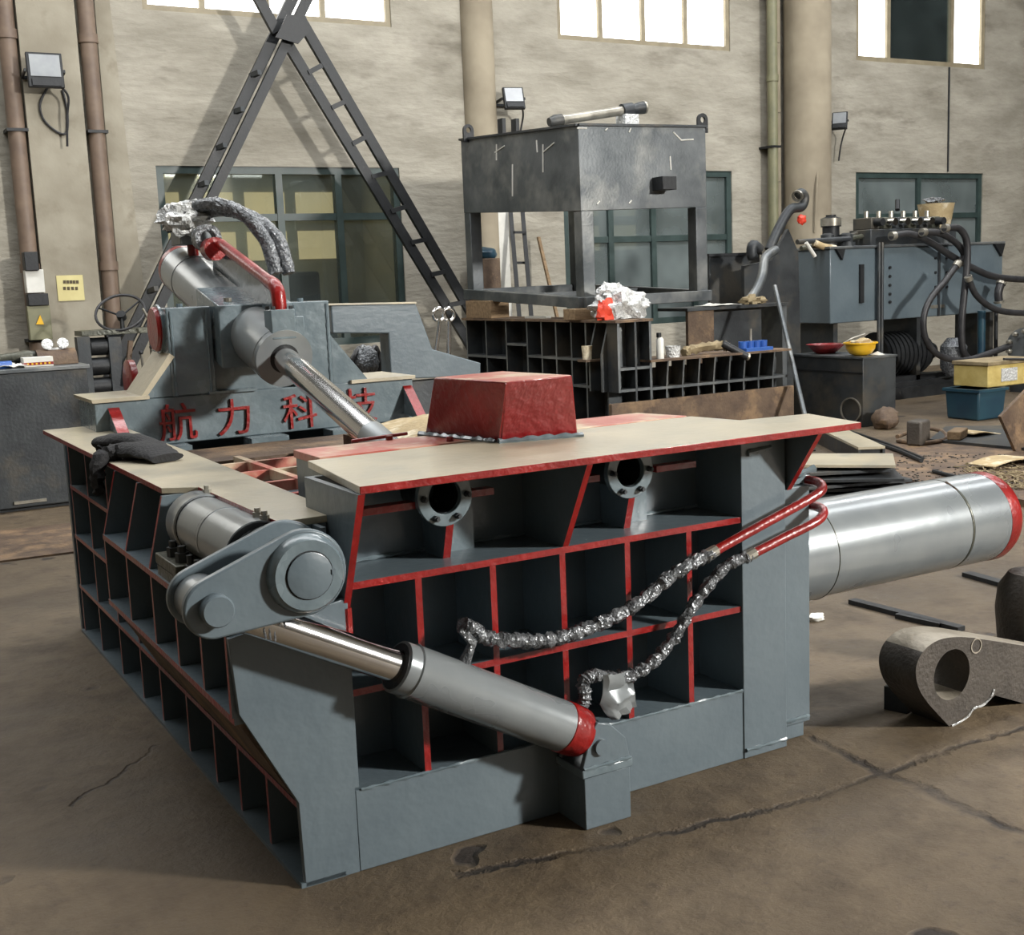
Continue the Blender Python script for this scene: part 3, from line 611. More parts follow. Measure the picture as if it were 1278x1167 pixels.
MB().prism([(1.268, 1.155), (1.468, 1.150), (1.268, 1.400)], 'y', SY, 3.0).build('brace', GREYW, st)
MB().prism([(.662, 1.155), (1.062, 1.155), (1.062, 1.40), (.662, 1.40)], 'y', SY+.06, SY+.10).build('saddle_plate', GREYW, st)
MB().box(.62, .86, SY-.02, 3.0, 1.153, 1.165).build('ledge', GREYW, st)
MB().rev((.447, 2.93, 1.475), (-1, 0, 0), [(0, .105), (.02, .108), (.032, .100)], 36).build('pivot_cap', RED, st)
MB().rev((.447, 2.93, 1.475), (-1, 0, 0), [(0, .118), (.012, .118)], 36).build('pivot_ring', GREYW, st)
MB().rev((.40, 3.34, 1.20), (-1, 0, 0), [(0, .115), (.03, .115), (.035, .105)], 36).build('red_disc', RED, st)
MB().box(.36, .44, 3.16, 3.36, 1.10, 1.16).build('disc_arm', GREYW, st)
for x in (.30, .78, 1.20): MB().box(x, x+.19, 2.66, 2.80, .62, .93).build('stand_foot', GREYW, st)
MB().box(.24, 1.70, 2.05, 2.52, .875, .925).build('cross_beam', RUST, bal)
# welded lettering on the stand
def glyph(ch, x, z, size, parent, y, th, m):
    cu = bpy.data.curves.new('lettering', 'FONT'); cu.body = ch; cu.size = size; cu.extrude = th/2; cu.align_x = 'CENTER'; cu.align_y = 'CENTER'; cu.offset = 0.0
    o = bpy.data.objects.new('tmp', cu); COL.objects.link(o); dg = bpy.context.evaluated_depsgraph_get(); me = bpy.data.meshes.new_from_object(o.evaluated_get(dg)); bpy.data.objects.remove(o)
    if len(me.vertices) == 0: return
    cx = (max(v.co.x for v in me.vertices)+min(v.co.x for v in me.vertices))/2; cz = (max(v.co.y for v in me.vertices)+min(v.co.y for v in me.vertices))/2
    for v in me.vertices: v.co = V((v.co.x-cx, -v.co.z, v.co.y-cz))
    me.name = 'lettering'; me.materials.clear(); me.materials.append(m)
    g = bpy.data.objects.new('lettering', me); COL.objects.link(g); put(g, (x, y-th/2, z), parent); g['label'] = 'red welded Chinese character'
for ch, x in zip('航力科技', (.462, .735, 1.075, 1.405)): glyph(ch, x, 1.034, .19, st, SY, .016, RED)
# the cylinder
HX = .862; H0, H1 = V((HX, 3.96, 1.775)), V((HX, 2.34, 1.325)); hx = (H1-H0).normalized(); HL = (H1-H0).length
hc = MB().rev(H0, hx, [(0, .11), (0, .136), (.25, .136), (.253, .139), (.265, .139), (.268, .136), (HL-.34, .134), (HL-.338, .136), (HL-.335, .139), (HL-.04, .139), (HL-.036, .136), (HL, .136), (HL, .068)], 48).build('hold_down_cylinder', SILVER, bal)
MB().ring(H0+hx*-.002, hx, .1375, .11, .04).build('red_band', RED, hc)
MB().cyl(H0+hx*.02, H0+hx*-.03, .11).build('rear_cap', SILVER, hc)
MB().ring(H1+hx*-.004, hx, .069, .0585, .006).build('seal_ring', BLACKS, hc)
MB().cyl(H1-hx*.03, H1+hx*1.22, .0585, n=40).build('piston_rod', CHROME, hc)
MB().rev(H1+hx*1.0, hx, [(0, .0592), (.2, .0592), (.24, .066), (.30, .066)], 32).build('rod_sleeve', SILVER, hc)
MB().hexa([(.676, 2.70, 1.275), (1.046, 2.70, 1.275), (1.046, 3.06, 1.37), (.676, 3.06, 1.37), (.676, 2.70, 1.575), (1.046, 2.70, 1.575), (1.046, 3.06, 1.665), (.676, 3.06, 1.665)]).build('trunnion_block', GREYW, hc, bevel=.006)
MB().cyl((.75, 2.78, 1.59), (.75, 2.78, 1.61), .02, n=8).build('grease_cap', BRASS, hc)
MB().prism([(p.y, p.z) for p in (P(268, 306, X=.90), P(338, 358, X=.90), P(345, 392, X=.90), P(268, 372, X=.90))], 'x', .89, .91).build('pipe_bracket', GREYW, hc, bevel=.003)
ppa, ppb = P(276, 305, X=HX), P(338, 353, X=HX)
MB().cyl(ppa, ppb, .028, n=20).build('red_pipe', [RED], hc)
el = smooth([ppb-hx*.02, ppb+hx*.05, ppb+hx*.09+V((0, 0, -.02)), ppb+hx*.10+V((0, 0, -.07)), ppb+hx*.10+V((0, 0, -.10))], 5)
MB().tube(el, .033, 16).build('red_elbow', RED, hc)
e2 = el[-1]
MB().box(e2.x-.06, e2.x+.055, e2.y-.05, e2.y+.05, e2.z-.13, e2.z+.005).build('port_block', GREYW, hc, bevel=.004)
MB().box(e2.x+.055, e2.x+.10, e2.y-.04, e2.y+.04, e2.z-.14, e2.z-.03).build('port_side', GREYW, hc, bevel=.004)
for dx, dy in ((-.045, -.04), (.04, -.04), (-.045, .04), (.04, .04)): MB().cyl((e2.x+dx, e2.y+dy, e2.z+.005), (e2.x+dx, e2.y+dy, e2.z+.02), .010, n=6).build('bolt', STEELD, hc)
MB().cyl((HX, 3.72, 1.80), (HX, 3.72, 1.90), .03, n=14).build('red_port', RED, hc)
MB().box(HX-.09, HX+.09, 3.62, 3.82, 1.90, 1.99).build('valve_block', STEEL, hc, bevel=.004)
MB().cyl((HX-.02, 3.22, 1.86), (HX-.02, 3.30, 1.86), .06, n=20).build('pipe_flange', RED, hc)
for k, (off, lift) in enumerate(((0, 0), (.07, -.03))):
    hh = smooth([V((HX-.12+off, 3.75, 2.0)), V((HX-.06+off, 3.60, 2.08+lift)), V((HX+.05+off, 3.42, 2.10+lift)), V((HX+.16+off, 3.30, 2.04+lift)), V((HX+.24+off, 3.2, 1.90)), V((HX+.27+off, 3.15, 1.72))], 7)
    MB().tube(hh, .036, 12, wob=.3, seed=k).build('wrapped_hose', FOIL, hc)
MB().blob((HX-.07, 3.60, 2.04), (.13, .12, .085), 3, .6, 20, 14, 3.0).build('plastic_wrap', CLEAR, hc)
MB().ring((HX-.03, 3.3, 1.92), (0, 1, 0), .07, .04, .08).build('hose_end', FOIL, hc)
# chamber lid grid between the two decks
gr = MB().box(.24, .27, .70, 2.05, .90, .94).build('lid_grid', REDD, bal)
for x in (.50, .78, 1.06): MB().box(x, x+.03, .70, 2.05, .90, .94).build('grid_bar', REDD, gr)
for y in (.70, .98, 1.28, 1.58, 1.86): MB().box(.27, 1.5, y, y+.03, .895, .935).build('grid_bar', REDD, gr)
MB().box(.25, 1.5, .72, 2.04, .80, .81).build('lid_skin', GREY, gr)
# wadded kraft sheet lying in the chamber, behind the red box
def kr(u, v): return V((1.55-.62*(1-u), 1.25+.55*v, 1.02+.10*math.sin(u*2.6)*(1-.5*v)+.02*noise.noise(V((u*5, v*5, 0)))))
tag(MB().sheet(kr, 12, 10, .006).build('kraft_sheet', KRAFT), 'crumpled tan packing sheet behind the red box on the press', 'sheet')
MB().box(.95, 1.6, 1.2, 1.9, .94, 1.005).build('lid_block', RUST, bal)
# black gloves on the side deck
gl = thing('work_gloves', 'pair of black work gloves lying on the left deck of the press', 'gloves', (.05, 2.2, 1.02))
def glove(c, ang, seed, s=1.0):
    R = rotz(ang); b = MB(); c = V(c)
    def loop(t): return (.10+.02*math.sin(t*3))*(1-.25*t), (.038+.02*math.sin(t*3.1))*(1-.4*t)
    pts = []; n = 16; rings = 14
    vs = []; fs = []
    for j in range(rings+1):
        t = j/rings; w, h = loop(t)
        for i in range(n):
            a = 2*math.pi*i/n; p = V((t*.36-.18, math.cos(a)*w*s, max(-.0, (h+math.sin(a)*h)*.75))); p += V((0, .012, .012))*noise.noise(p*14+V((seed, 0, 0)))
            p.z = max(p.z, .002); vs.append(c+R@p)
    for j in range(rings):
        for i in range(n): k = (i+1) % n; fs.append((j*n+i, j*n+k, (j+1)*n+k, (j+1)*n+i))
    fs += [tuple(range(n-1, -1, -1)), tuple(range(rings*n, rings*n+n))]
    b.add(vs, fs)
    return b
ga, gb = P(128, 566, Z=1.02), P(218, 579, Z=1.02); gang = math.atan2((gb-ga).y, (gb-ga).x); gm = ga.lerp(gb, .5)
glove((gm.x+.02, gm.y-.03, 1.021), gang, 2, .85).build('glove', CLOTH, gl)
glove((gm.x+.0, gm.y+.06, 1.04), gang+.2, 5, .55).build('glove', CLOTH, gl)
g0 = P(140, 572, Z=1.03)
MB().tube(smooth([g0+V((.03, 0, .02)), V((-.085, g0.y, 1.045)), V((-.125, g0.y-.02, 1.02)), V((-.14, g0.y-.03, .95)), V((-.135, g0.y-.04, .90))], 5), [.035]*5+[.03]*5+[.028]*5+[.022]*5+[.014], 10, wob=.6).build('glove_finger', CLOTH, gl)
MB().tube(smooth([g0+V((.0, .12, .03)), V((-.07, g0.y+.14, 1.06)), V((-.09, g0.y+.13, 1.05))], 5), .02, 8, wob=.6).build('glove_finger', CLOTH, gl)

# ---------------------------------------------------------------- leaning truss by the left window
TY = 9.9
tr = thing('ladder_truss', 'black crossed ladder truss standing in front of the left window', 'truss', (3.8, TY, 0))
def ext(a, c):      # carry the line a-c on down to the floor
    a, c = V(a), V(c); d = c-a; return c+d*(c.z/-d.z) if d.z < 0 else c
def rail(a, c, w, y=TY, name='rail', dn=True):
    a = P(*a, Y=y); c = P(*c, Y=y); e = ext(a, c) if dn else c
    MB().bar(a, e, .06, w, up=(0, 0, 1)).build(name, BLACKS, tr)
rail((357, 52), (560, 387), .11); rail((377, 28), (581, 379), .11)
rail((376, -25), (171, 400), .115, TY+.05); rail((395, -25), (192, 396), .10, TY-.05)
rail((310, -25), (345, 40), .11, TY+.0, dn=False)
for (x0, y0), (x1, y1) in (((361, 50), (380, 40)), ((384, 91), (401, 82)), ((413, 135), (430, 127)), ((439, 180), (456, 171)), ((463, 221), (482, 216)), ((487, 264), (506, 258)), ((512, 303), (531, 299)), ((537, 343), (555, 339)), ((559, 381), (581, 377))):
    MB().bar(P(x0, y0, Y=TY-.01), P(x1, y1, Y=TY-.01), .05, .07, up=(0, 1, 0)).build('rung', BLACKS, tr)
for (x0, y0), (x1, y1) in (((313, 95), (324, 90)), ((292, 140), (303, 136)), ((270, 186), (281, 181)), ((248, 232), (258, 228)), ((226, 276), (237, 272)), ((205, 320), (216, 315)), ((184, 365), (195, 360))):
    a, c = P(x0, y0, Y=TY+.06), P(x1, y1, Y=TY-.10); MB().bar(a, c, .05, .05).build('rung', STEELD, tr)
MB().prism([(p.x, p.z) for p in (P(338, 50, Y=TY), P(352, 22, Y=TY), P(374, 22, Y=TY), P(382, 40, Y=TY), P(366, 58, Y=TY))], 'y', TY-.16, TY-.14).build('gusset_plate', BLACKS, tr)

# ---------------------------------------------------------------- flood lamps
def floodlight(x, y, z, w, h, yaw, label, tilt=-.35, wy=WALL_Y):
    t = thing('floodlight', label, 'floodlight', (x, y, z), 'wall floodlights'); R = rotz(yaw) @ Matrix.Rotation(tilt, 3, 'X'); c = V((x, y, z))
    MB().cbox(c, (w, .05, h), R).build('housing', BLACKS, t, bevel=.008)
    MB().cbox(c+R@V((0, -.030, h*.12)), (w*.84, .01, h*.62), R).build('glass', LAMPG, t)
    MB().cbox(c+R@V((0, -.03, -h*.36)), (w*.8, .03, h*.2), R).build('driver_box', BLACKS, t)
    for k in range(5): MB().cbox(c+R@V((-w*.36+w*.18*k, .04, 0)), (.012, .04, h*.8), R).build('cooling_fin', BLACKS, t)
    b = MB(); a = c+R@V((-w*.54, 0, 0)); e = c+R@V((w*.54, 0, 0)); k = V((0, wy-y-.005, -.04))
    ka, ke = V((0, wy-a.y-.012, -.04)), V((0, wy-e.y-.012, -.04)); b.bar(a, a+ka, .02, .03).bar(e, e+ke, .02, .03).bar(a+ka, e+ke, .02, .03); b.build('bracket', BLACKS, t)
    MB().tube(smooth([c+R@V((w*.4, .03, -h*.4)), c+V((w*.62, .06, -h*.7)), c+V((w*.55, .10, -h*1.3)), c+V((w*.5, .13, -h*2.1))], 6), .012, 8).build('cable', RUBBER, t)
    return t
q = P(56, 88, Y=10.05); floodlight(q.x, q.y, q.z, .34, .34, .0, 'black floodlight with pale glass mounted on the pale pilaster at far left', -.1, WALL_Y-.22)
q = P(641, 123, Y=10.2); floodlight(q.x, q.y, q.z, .26, .28, -.25, 'small black floodlight beside the round column above the tank')
q = P(1048, 151, Y=10.25); floodlight(q.x, q.y, q.z, .22, .26, -.9, 'small black floodlight right of the big round column')
b = smooth([P(60, 108, Y=10.26), P(50, 130, Y=10.26), P(55, 150, Y=10.26), P(72, 165, Y=10.26), P(83, 165, Y=10.26), P(84, 140, Y=10.26), P(78, 112, Y=10.26)], 6)
tag(MB().tube(b, .012, 8).build('loose_cable', RUBBER), 'thin black cable looping on the pilaster under the left floodlight', 'cable')
c2 = [P(1032, 160, Y=10.22), P(1024, 175, Y=10.15), P(1020, 220, Y=9.9), P(1017, 290, Y=9.9)]
tag(MB().tube(smooth(c2, 6), .016, 8).build('lamp_conduit', COLM), 'pale conduit running down the big round column', 'conduit')
# switch box, notice
t = thing('switch_box', 'black and white switch box on the brown pipe at left', 'switch box', (P(45, 380, Y=10.1).x, 10.1, 1.3))
def wb(x0, y0, x1, y1, yy, th, name, m, par, bevel=.006):
    a, c = P(x0, y1, Y=yy), P(x1, y0, Y=yy); return MB().box(a.x, c.x, yy, yy+th, a.z, c.z).build(name, m, par, bevel=bevel)
wb(32, 314, 47, 338, 10.06, .16, 'breaker', BLACKS, t); wb(34, 336, 54, 366, 10.1, .14, 'cover', WHITE, t); wb(36, 366, 60, 382, 10.08, .14, 'terminal', BLACKS, t); wb(38, 381, 62, 425, 10.1, .1, 'lower_panel', PIPEG, t)
MB().prism([(p.x, p.z) for p in (P(45, 405, Y=10.09), P(55, 405, Y=10.09), P(50, 393, Y=10.09))], 'y', 10.085, 10.095).build('warning_triangle', YELLOW, t)
t = thing('notice', 'yellow paper notice pasted on the pale pilaster', 'notice', (P(88, 375, Y=10.27).x, 10.27, P(88, 375, Y=10.27).z))
wb(73, 343, 103, 376, 10.27, .008, 'paper', PAPER, t, 0)
for x, yy in ((79, 352), (83, 352), (87, 352), (91, 352), (95, 352), (79, 360), (84, 360), (89, 360), (94, 360)): wb(x, yy-2.2, x+3, yy+2, 10.266, .004, 'character', INK, t, 0)

# ---------------------------------------------------------------- dark cabinet at the left edge with things on it
CY = 7.0; cr = P(117, 550, Y=CY).x; ct = P(60, 458, Y=CY).z
t = thing('steel_cabinet', 'wide dark grey steel cabinet at the left edge of the hall', 'cabinet', (-.2, CY+.6, 0))
MB().box(-1.6, cr, CY, CY+1.3, 0.03, ct-.03).build('body', STEELD, t, bevel=.01)
MB().box(-1.62, cr+.02, CY-.02, CY+1.32, ct-.03, ct).build('top', STEEL, t, bevel=.004)
MB().box(-1.55, cr-.05, CY+.05, CY+1.25, 0, .03).build('plinth', BLACKS, t)
q = P(38, 626, Y=CY-.01); MB().box(q.x-.12, q.x+.12, CY-.02, CY, q.z-.01, q.z+.012).build('handle', BRASS, t)
def on(px, y, z): q = P(px, 450, Y=y); return V((q.x, y, z))
t = thing('glove_carton', 'red and white carton lying on the dark cabinet', 'carton', on(48, CY+.12, ct))
q = on(48, CY+.12, ct); MB().box(q.x-.11, q.x+.11, q.y, q.y+.16, ct, ct+.075).build('carton', WHITE, t, bevel=.003)
MB().box(q.x-.111, q.x+.111, q.y-.002, q.y+.15, ct+.014, ct+.036).build('red_band', RED, t)
for k in range(6): MB().cbox((q.x-.08+.032*k, q.y-.004, ct+.025), (.014, .003, .014)).build('gold_mark', YELLOW, t)
q = on(68, CY+.34, ct)
b = MB(); n = 14
b.add([V((q.x-.14+.30*j, q.y+.10*math.cos(math.pi*i/n)*1.3, ct+.005+.12*math.sin(math.pi*i/n))) for j in (0, 1) for i in range(n+1)]+[V((q.x-.14+.30*j, q.y+.09*math.cos(math.pi*i/n)*1.3, ct+.12*.88*math.sin(math.pi*i/n))) for j in (0, 1) for i in range(n+1)],
      [(i, i+1, n+2+i, n+1+i) for i in range(n)]+[(2*n+2+i, 3*n+3+i, 3*n+4+i, 2*n+3+i) for i in range(n)]+[(i, 2*n+2+i, 2*n+3+i, i+1) for i in range(n)]+[(n+1+i, n+2+i, 3*n+4+i, 3*n+3+i) for i in range(n)])
tag(b.build('welding_mask', RUST), 'red brown curved welding shield on the dark cabinet', 'welding shield')
t = thing('safety_goggles', 'clear safety goggles propped on top of the welding shield', 'goggles', (q.x, q.y, ct+.12))
for dx in (-.05, .07): MB().rev((q.x+dx, q.y-.02, ct+.16), (0, -1, .3), [(0, .04), (.025, .045), (.03, .03)], 16).build('lens', CLEAR, t)
MB().bar((q.x-.05, q.y-.03, ct+.125), (q.x+.07, q.y-.03, ct+.125), .02, .02).build('bridge', CLEAR, t)
q = on(24, CY+.35, ct); t = thing('angle_grinder', 'grey angle grinder lying on the dark cabinet', 'grinder', q)
MB().tube([q+V((-.16, 0, .07)), q+V((-.05, 0, .075)), q+V((.05, 0, .08)), q+V((.14, 0, .08))], [.035, .04, .05, .035], 14).build('body', OLIVE, t)
MB().cyl(q+V((-.1, 0, 0)), q+V((-.1, 0, .06)), .02).cyl(q+V((.1, 0, 0)), q+V((.1, 0, .06)), .05).build('wheel_guard', STEELD, t)
MB().box(q.x-.03, q.x+.0, q.y-.02, q.y+.02, q.z, q.z+.06).build('switch', BLACKS, t)
q = on(7, CY+.15, ct); tag(MB().tube([q+V((-.1, 0, .03)), q+V((.04, .02, .03))], .03, 12).build('spray_tube', BLUE), 'small blue tube at the left end of the dark cabinet', 'tube')
q = on(14, CY+.1, ct); tag(MB().sheet(lambda u, v: q+V((-.16+.28*u, .12*v, .01+.03*noise.noise(V((u*4, v*4, 5)))+.015)), 8, 6, .004).build('white_rag', WHITE), 'crumpled white rag on the left end of the dark cabinet', 'rag')

# ---------------------------------------------------------------- rack with a steering wheel behind
RY = 8.9
t = thing('roller_rack', 'dark steel rack of rollers beside the cabinet', 'rack', (P(150, 480, Y=RY).x, RY, 0))
def yb(x0, y0, x1, y1, y, th, name, m, par, bevel=.004, z0=None):
    a, c = P(x0, y1, Y=y), P(x1, y0, Y=y); return MB().box(a.x, c.x, y, y+th, a.z if z0 is None else z0, c.z).build(name, m, par, bevel=bevel)
yb(102, 408, 203, 420, RY, .35, 'top_beam', OLIVE, t)
for x in (103, 142, 196): yb(x, 420, x+9, 500, RY, .12, 'post', STEELD, t, z0=0)
for yy in (433, 458, 483):
    a, c = P(112, yy, Y=RY+.1), P(143, yy, Y=RY+.1); MB().cyl(a, (c.x, c.y, a.z), .085, n=20).build('roller', BLACKS, t)
MB().bar(P(163, 425, Y=RY-.05), P(158, 480, Y=RY-.05), .05, .04).build('strut', RUST, t)
wc = P(150, 390, Y=RY+.15); t2 = thing('steering_wheel', 'black steering wheel on a rack behind the cabinet', 'steering wheel', wc)
Rw = Matrix.Rotation(.75, 3, 'X') @ Matrix.Rotation(-.3, 3, 'Y')
MB().tube([wc+Rw@V((.23*math.cos(a*math.pi/16), .23*math.sin(a*math.pi/16), 0)) for a in range(33)], .014, 8).build('rim', RUBBER, t2)
for a in (0.4, 2.5, 4.6): MB().tube([wc+Rw@V((0, 0, -.05)), wc+Rw@V((.23*math.cos(a), .23*math.sin(a), 0))], .010, 6).build('spoke', BLACKS, t2)
MB().cyl(wc+Rw@V((0, 0, -.08)), wc+Rw@V((0, 0, -.02)), .045, n=16).cyl(wc+Rw@V((0, 0, -.06)), wc+Rw@V((0, 0, -.06))-V((0, 0, .16)), .022, n=10).build('hub', BLACKS, t2)
t = thing('lever_set', 'thin control levers beside the steering wheel', 'levers', P(185, 450, Y=RY-.2))
for p, r in (((176, 440), (180, 470)), ((189, 433), (194, 466))):
    a, c = P(*p, Y=RY-.2), P(*r, Y=RY-.2); MB().tube([a, c], .012, 8).build('lever', BRASS, t); MB().blob(a, (.022, .022, .022), 1, .05, 10, 8).build('knob', BLACKS, t)
MB().box(P(172, 470, Y=RY).x, P(200, 470, Y=RY).x, RY-.26, RY-.05, 0, P(185, 468, Y=RY-.2).z).build('console', BLACKS, t)
MB().tube(smooth([P(178, 385, Y=RY-.2), P(186, 400, Y=RY-.2), P(196, 425, Y=RY-.2), P(200, 440, Y=RY-.2)], 5), .012, 8).build('long_lever', BRASS, t)

# ---------------------------------------------------------------- grey gantry plate behind the stand
GY = 4.6
def poly(pts, y): return [(P(x, yy, Y=y).x, P(x, yy, Y=y).z) for x, yy in pts]
t = thing('press_side_plate', 'grey painted notched steel side plate standing behind the baling press', 'steel plate', (2.5, GY+.1, 0))
a = P(413, 381, Y=GY); c = P(519, 379, Y=GY); d = P(540, 436, Y=GY); e = P(600, 453, Y=GY); f = P(600, 466, Y=GY); h0 = P(415, 416, Y=GY); h1 = P(485, 416, Y=GY); h2 = P(485, 470, Y=GY)
MB().prism([(a.x, a.z), (c.x, c.z), (d.x, d.z), (e.x, e.z), (f.x, f.z-.02), (h1.x, h2.z-.02), (h1.x, h1.z), (a.x, h0.z)], 'y', GY, GY+.16).build('side_plate', GREY, t, bevel=.008)
MB().box(h1.x+.05, f.x-.2, GY+.02, GY+.14, 0, f.z-.02).build('pedestal', STEELD, t)
MB().prism([(a.x-.02, a.z), (c.x, c.z), (c.x, c.z+.012), (a.x-.02, a.z+.012)], 'y', GY-.01, GY+.18).build('top_edge', DUST_SHEEN, t)
q = P(455, 455, Y=GY+.5); t = thing('pump_motor', 'dark motor and hoses seen through the notch of the grey side plate', 'motor', (q.x, q.y, 0))
MB().blob((q.x, q.y, q.z+.02), (.10, .10, .12), 4, .3).build('wrapped_valve', FOIL, t)
MB().box(q.x-.3, q.x+.35, q.y+.05, q.y+.4, 0, q.z-.05).build('base', BLACKS, t, bevel=.01)
for k in range(4): MB().tube(smooth([(q.x-.12+.11*k, q.y-.02, q.z-.05), (q.x-.10+.12*k, q.y-.05, q.z+.06), (q.x-.02+.12*k, q.y+.02, q.z+.12), (q.x+.05+.12*k, q.y+.1, q.z+.02)], 5), .018, 8).build('hose', RUBBER, t)
for k, (x, yt, yb_) in enumerate(((547, 396, 437), (559, 396, 442))):
    a = P(x+1, yt, Y=GY+.3); c = P(x-3 if k == 0 else x+1, yb_, Y=GY+.3); t = thing('chrome_handle', ['chrome hook handle nearer the grey side plate', 'chrome hook handle nearer the ribbed frame'][k], 'handle', (c.x, c.y, 0), 'chrome hook handles')
    MB().tube([V((c.x, c.y, 0)), c, a-V((0, 0, .03))], .018, 12).build('stem', CHROME, t)
    MB().tube([a+V((.045*math.cos(s*.42), 0, .02+.045*math.sin(s*.42))) for s in range(-3, 11)], .013, 10).build('hook', CHROME, t)

# ---------------------------------------------------------------- second ribbed frame, with the tank on it
FX, FY = 5.05, 5.69; fz = 1.25
ux = P(812, 440, Y=FY).x; lx = P(983, 440, Y=FY).x; lz = P(815, 449, Y=FY).z; fyb = P(583, 430, X=FX).y
rf = thing('ribbed_frame', 'unpainted ribbed steel baler frame carrying the tank', 'steel frame', (5.3, 6.6, 0))
lw2 = MB().box(FX+.18, FX+.20, FY, fyb, 0, fz-.02).build('side_wall', STEELD, rf)
MB().box(FX-.03, ux+.02, FY-.02, fyb+.05, fz-.022, fz).build('top_plate', RUST, rf)
ys = [P(x, 430, X=FX).y for x in (583, 607, 632, 658, 676, 694, 713, 731)]
for y in ys: MB().box(FX, FX+.18, y-.012, y+.012, 0, fz-.022).build('rib', [STEELD, STEEL], lw2, red=(-1, 0, 0))
for x in (742, 757): y = P(x, 430, X=FX).y; MB().prism([(FX-.06, .62), (FX+.18, .62), (FX+.18, fz-.022), (FX+.02, fz-.022), (FX-.06, .95)], 'y', y-.012, y+.012).build('gusset_rib', [STEELD, STEEL], lw2, red=(-1, 0, .2))
for x0, x1, yy in ((583, 632, 445), (632, 658, 430), (658, 735, 447), (714, 738, 482), (583, 714, 490)):
    y0, y1 = P(x1, yy, X=FX).y, P(x0, yy, X=FX).y; z = P((x0+x1)/2, yy, X=FX).z
    MB().box(FX-.002, FX+.18, y0, y1, z-.012, z+.012).build('shelf', [STEELD, STEEL], lw2, red=(-1, 0, 0))
fw2 = MB().box(FX, lx, FY+.16, FY+.18, 0, .80).build('front_wall', STEELD, rf)
MB().box(FX, ux, FY+.14, FY+.16, .8, fz-.022).build('upper_panel', STEEL, fw2)
for x, z0, z1 in ((FX+.01, .62, fz-.022), (ux, .3, fz-.022)): MB().box(x-.012, x+.012, FY, FY+.16, z0, z1).build('rib', [STEELD, STEEL], fw2, red=REDF)
for z in (P(790, 460, Y=FY).z, P(790, 487, Y=FY).z): MB().box(FX, ux, FY+.002, FY+.16, z-.012, z+.012).build('shelf', [STEELD, STEEL], fw2, red=REDF)
MB().box(ux-.02, lx+.02, FY-.03, FY+.4, lz-.02, lz).build('lower_top', RUST, fw2)
zm = P(900, 477, Y=FY).z
for z in (zm,): MB().box(ux+.012, lx, FY, FY+.16, z-.012, z+.012).build('shelf', [STEELD, STEEL], fw2, red=REDF)
n = 9
for k in range(1, n):
    x = ux+(lx-ux)*k/n
    MB().box(x-.008, x+.008, FY+.01, FY+.16, .25, zm-.012).build('rib', [STEELD, STEEL], fw2, red=REDF)
    MB().prism([(FY+.01, zm+.012), (FY-.02, lz-.02), (FY+.16, lz-.02), (FY+.16, zm+.012)], 'x', x-.008, x+.008).build('rib', [STEELD, STEEL], fw2, red=REDF)
MB().box(FX-.1, lx+.05, FY-.03, FY+.02, 0, P(900, 490, Y=FY).z).build('base_beam', RUST, fw2, bevel=.005)
# tank
K = P(724.6, 263.5, Y=6.30); tx = K.x; zb = K.z; ztp = P(724.6, 156.3, Y=6.30).z
lb = P(579, 266, X=tx); ltp = P(575, 175, X=tx); rb = P(882, 258.5, Y=6.30); rtp = P(883, 158.6, Y=6.30)
tk = thing('steel_tank', 'raw steel tank on square legs, above the ribbed frame', 'tank', (tx+.7, 7.3, fz))
def c4(z0, dzl, dzr): return [(tx, 6.30, z0), (rb.x, 6.30, z0+dzr), (rb.x, lb.y, z0+dzr+dzl), (tx, lb.y, z0+dzl)]
MB().hexa(c4(zb, lb.z-zb, rb.z-zb)+c4(ztp, ltp.z-ztp, rtp.z-ztp)).build('tank_body', STEEL, tk, bevel=.006)
cc = c4(ztp, ltp.z-ztp, rtp.z-ztp)
for i in range(4): MB().bar(V(cc[i])+V((0, 0, .005)), V(cc[(i+1) % 4])+V((0, 0, .005)), .05, .02).build('rim_bar', STEELD, tk)
f0 = P(724, 385, Y=6.30).z; fl_ = P(583, 373, X=tx).z-f0; fr_ = P(869, 376, Y=6.30).z-f0
bot = c4(f0+.05, fl_, fr_); top = c4(zb, lb.z-zb, rb.z-zb)
ins = [(.07, .06), (-.07, .06), (-.07, -.06), (.07, -.06)]
for i in range(4): MB().bar(V(bot[i])+V((*ins[i], -.04)), V(top[i])+V((*ins[i], 0)), .13, .13, up=(0, 1, 0)).build('leg', STEEL, tk, bevel=.006)
for i in range(4): MB().bar(bot[i], bot[(i+1) % 4], .10, .10).build('base_rail', STEEL, tk, bevel=.005)
MB().bar(V(bot[0]).lerp(V(bot[3]), .5), V(bot[1]).lerp(V(bot[2]), .5), .08, .08).build('base_rail', STEEL, tk)
for (x, y) in ((586, 162), (879, 149)):
    q = P(x, y, X=tx) if x < 700 else P(x, y, Y=6.30); b = MB(); z0 = q.z-.12
    plate_hole(b, [(q.x-.06, z0), (q.x+.06, z0), (q.x+.06, q.z)]+[(q.x+.06*math.cos(a*.314), q.z+.06*math.sin(a*.314)) for a in range(1, 10)]+[(q.x-.06, q.z)], (q.x, q.z), .028, q.y+.02, q.y+.045, 24); b.build('lifting_eye', BLACKS, tk)
q = P(825, 230, Y=6.30); MB().box(q.x-.10, q.x+.06, 6.14, 6.31, q.z-.06, q.z+.06).build('outlet_stub', BLACKS, tk, bevel=.004)
def chalk(pts, X=None, Y=None):
    ps = [P(x, y, X=X, Y=Y) for x, y in pts]; o = V((-.003, 0, 0)) if X else V((0, -.003, 0)); MB().tube([p+o for p in ps], .007, 5).build('chalk_mark', WHITE, tk)
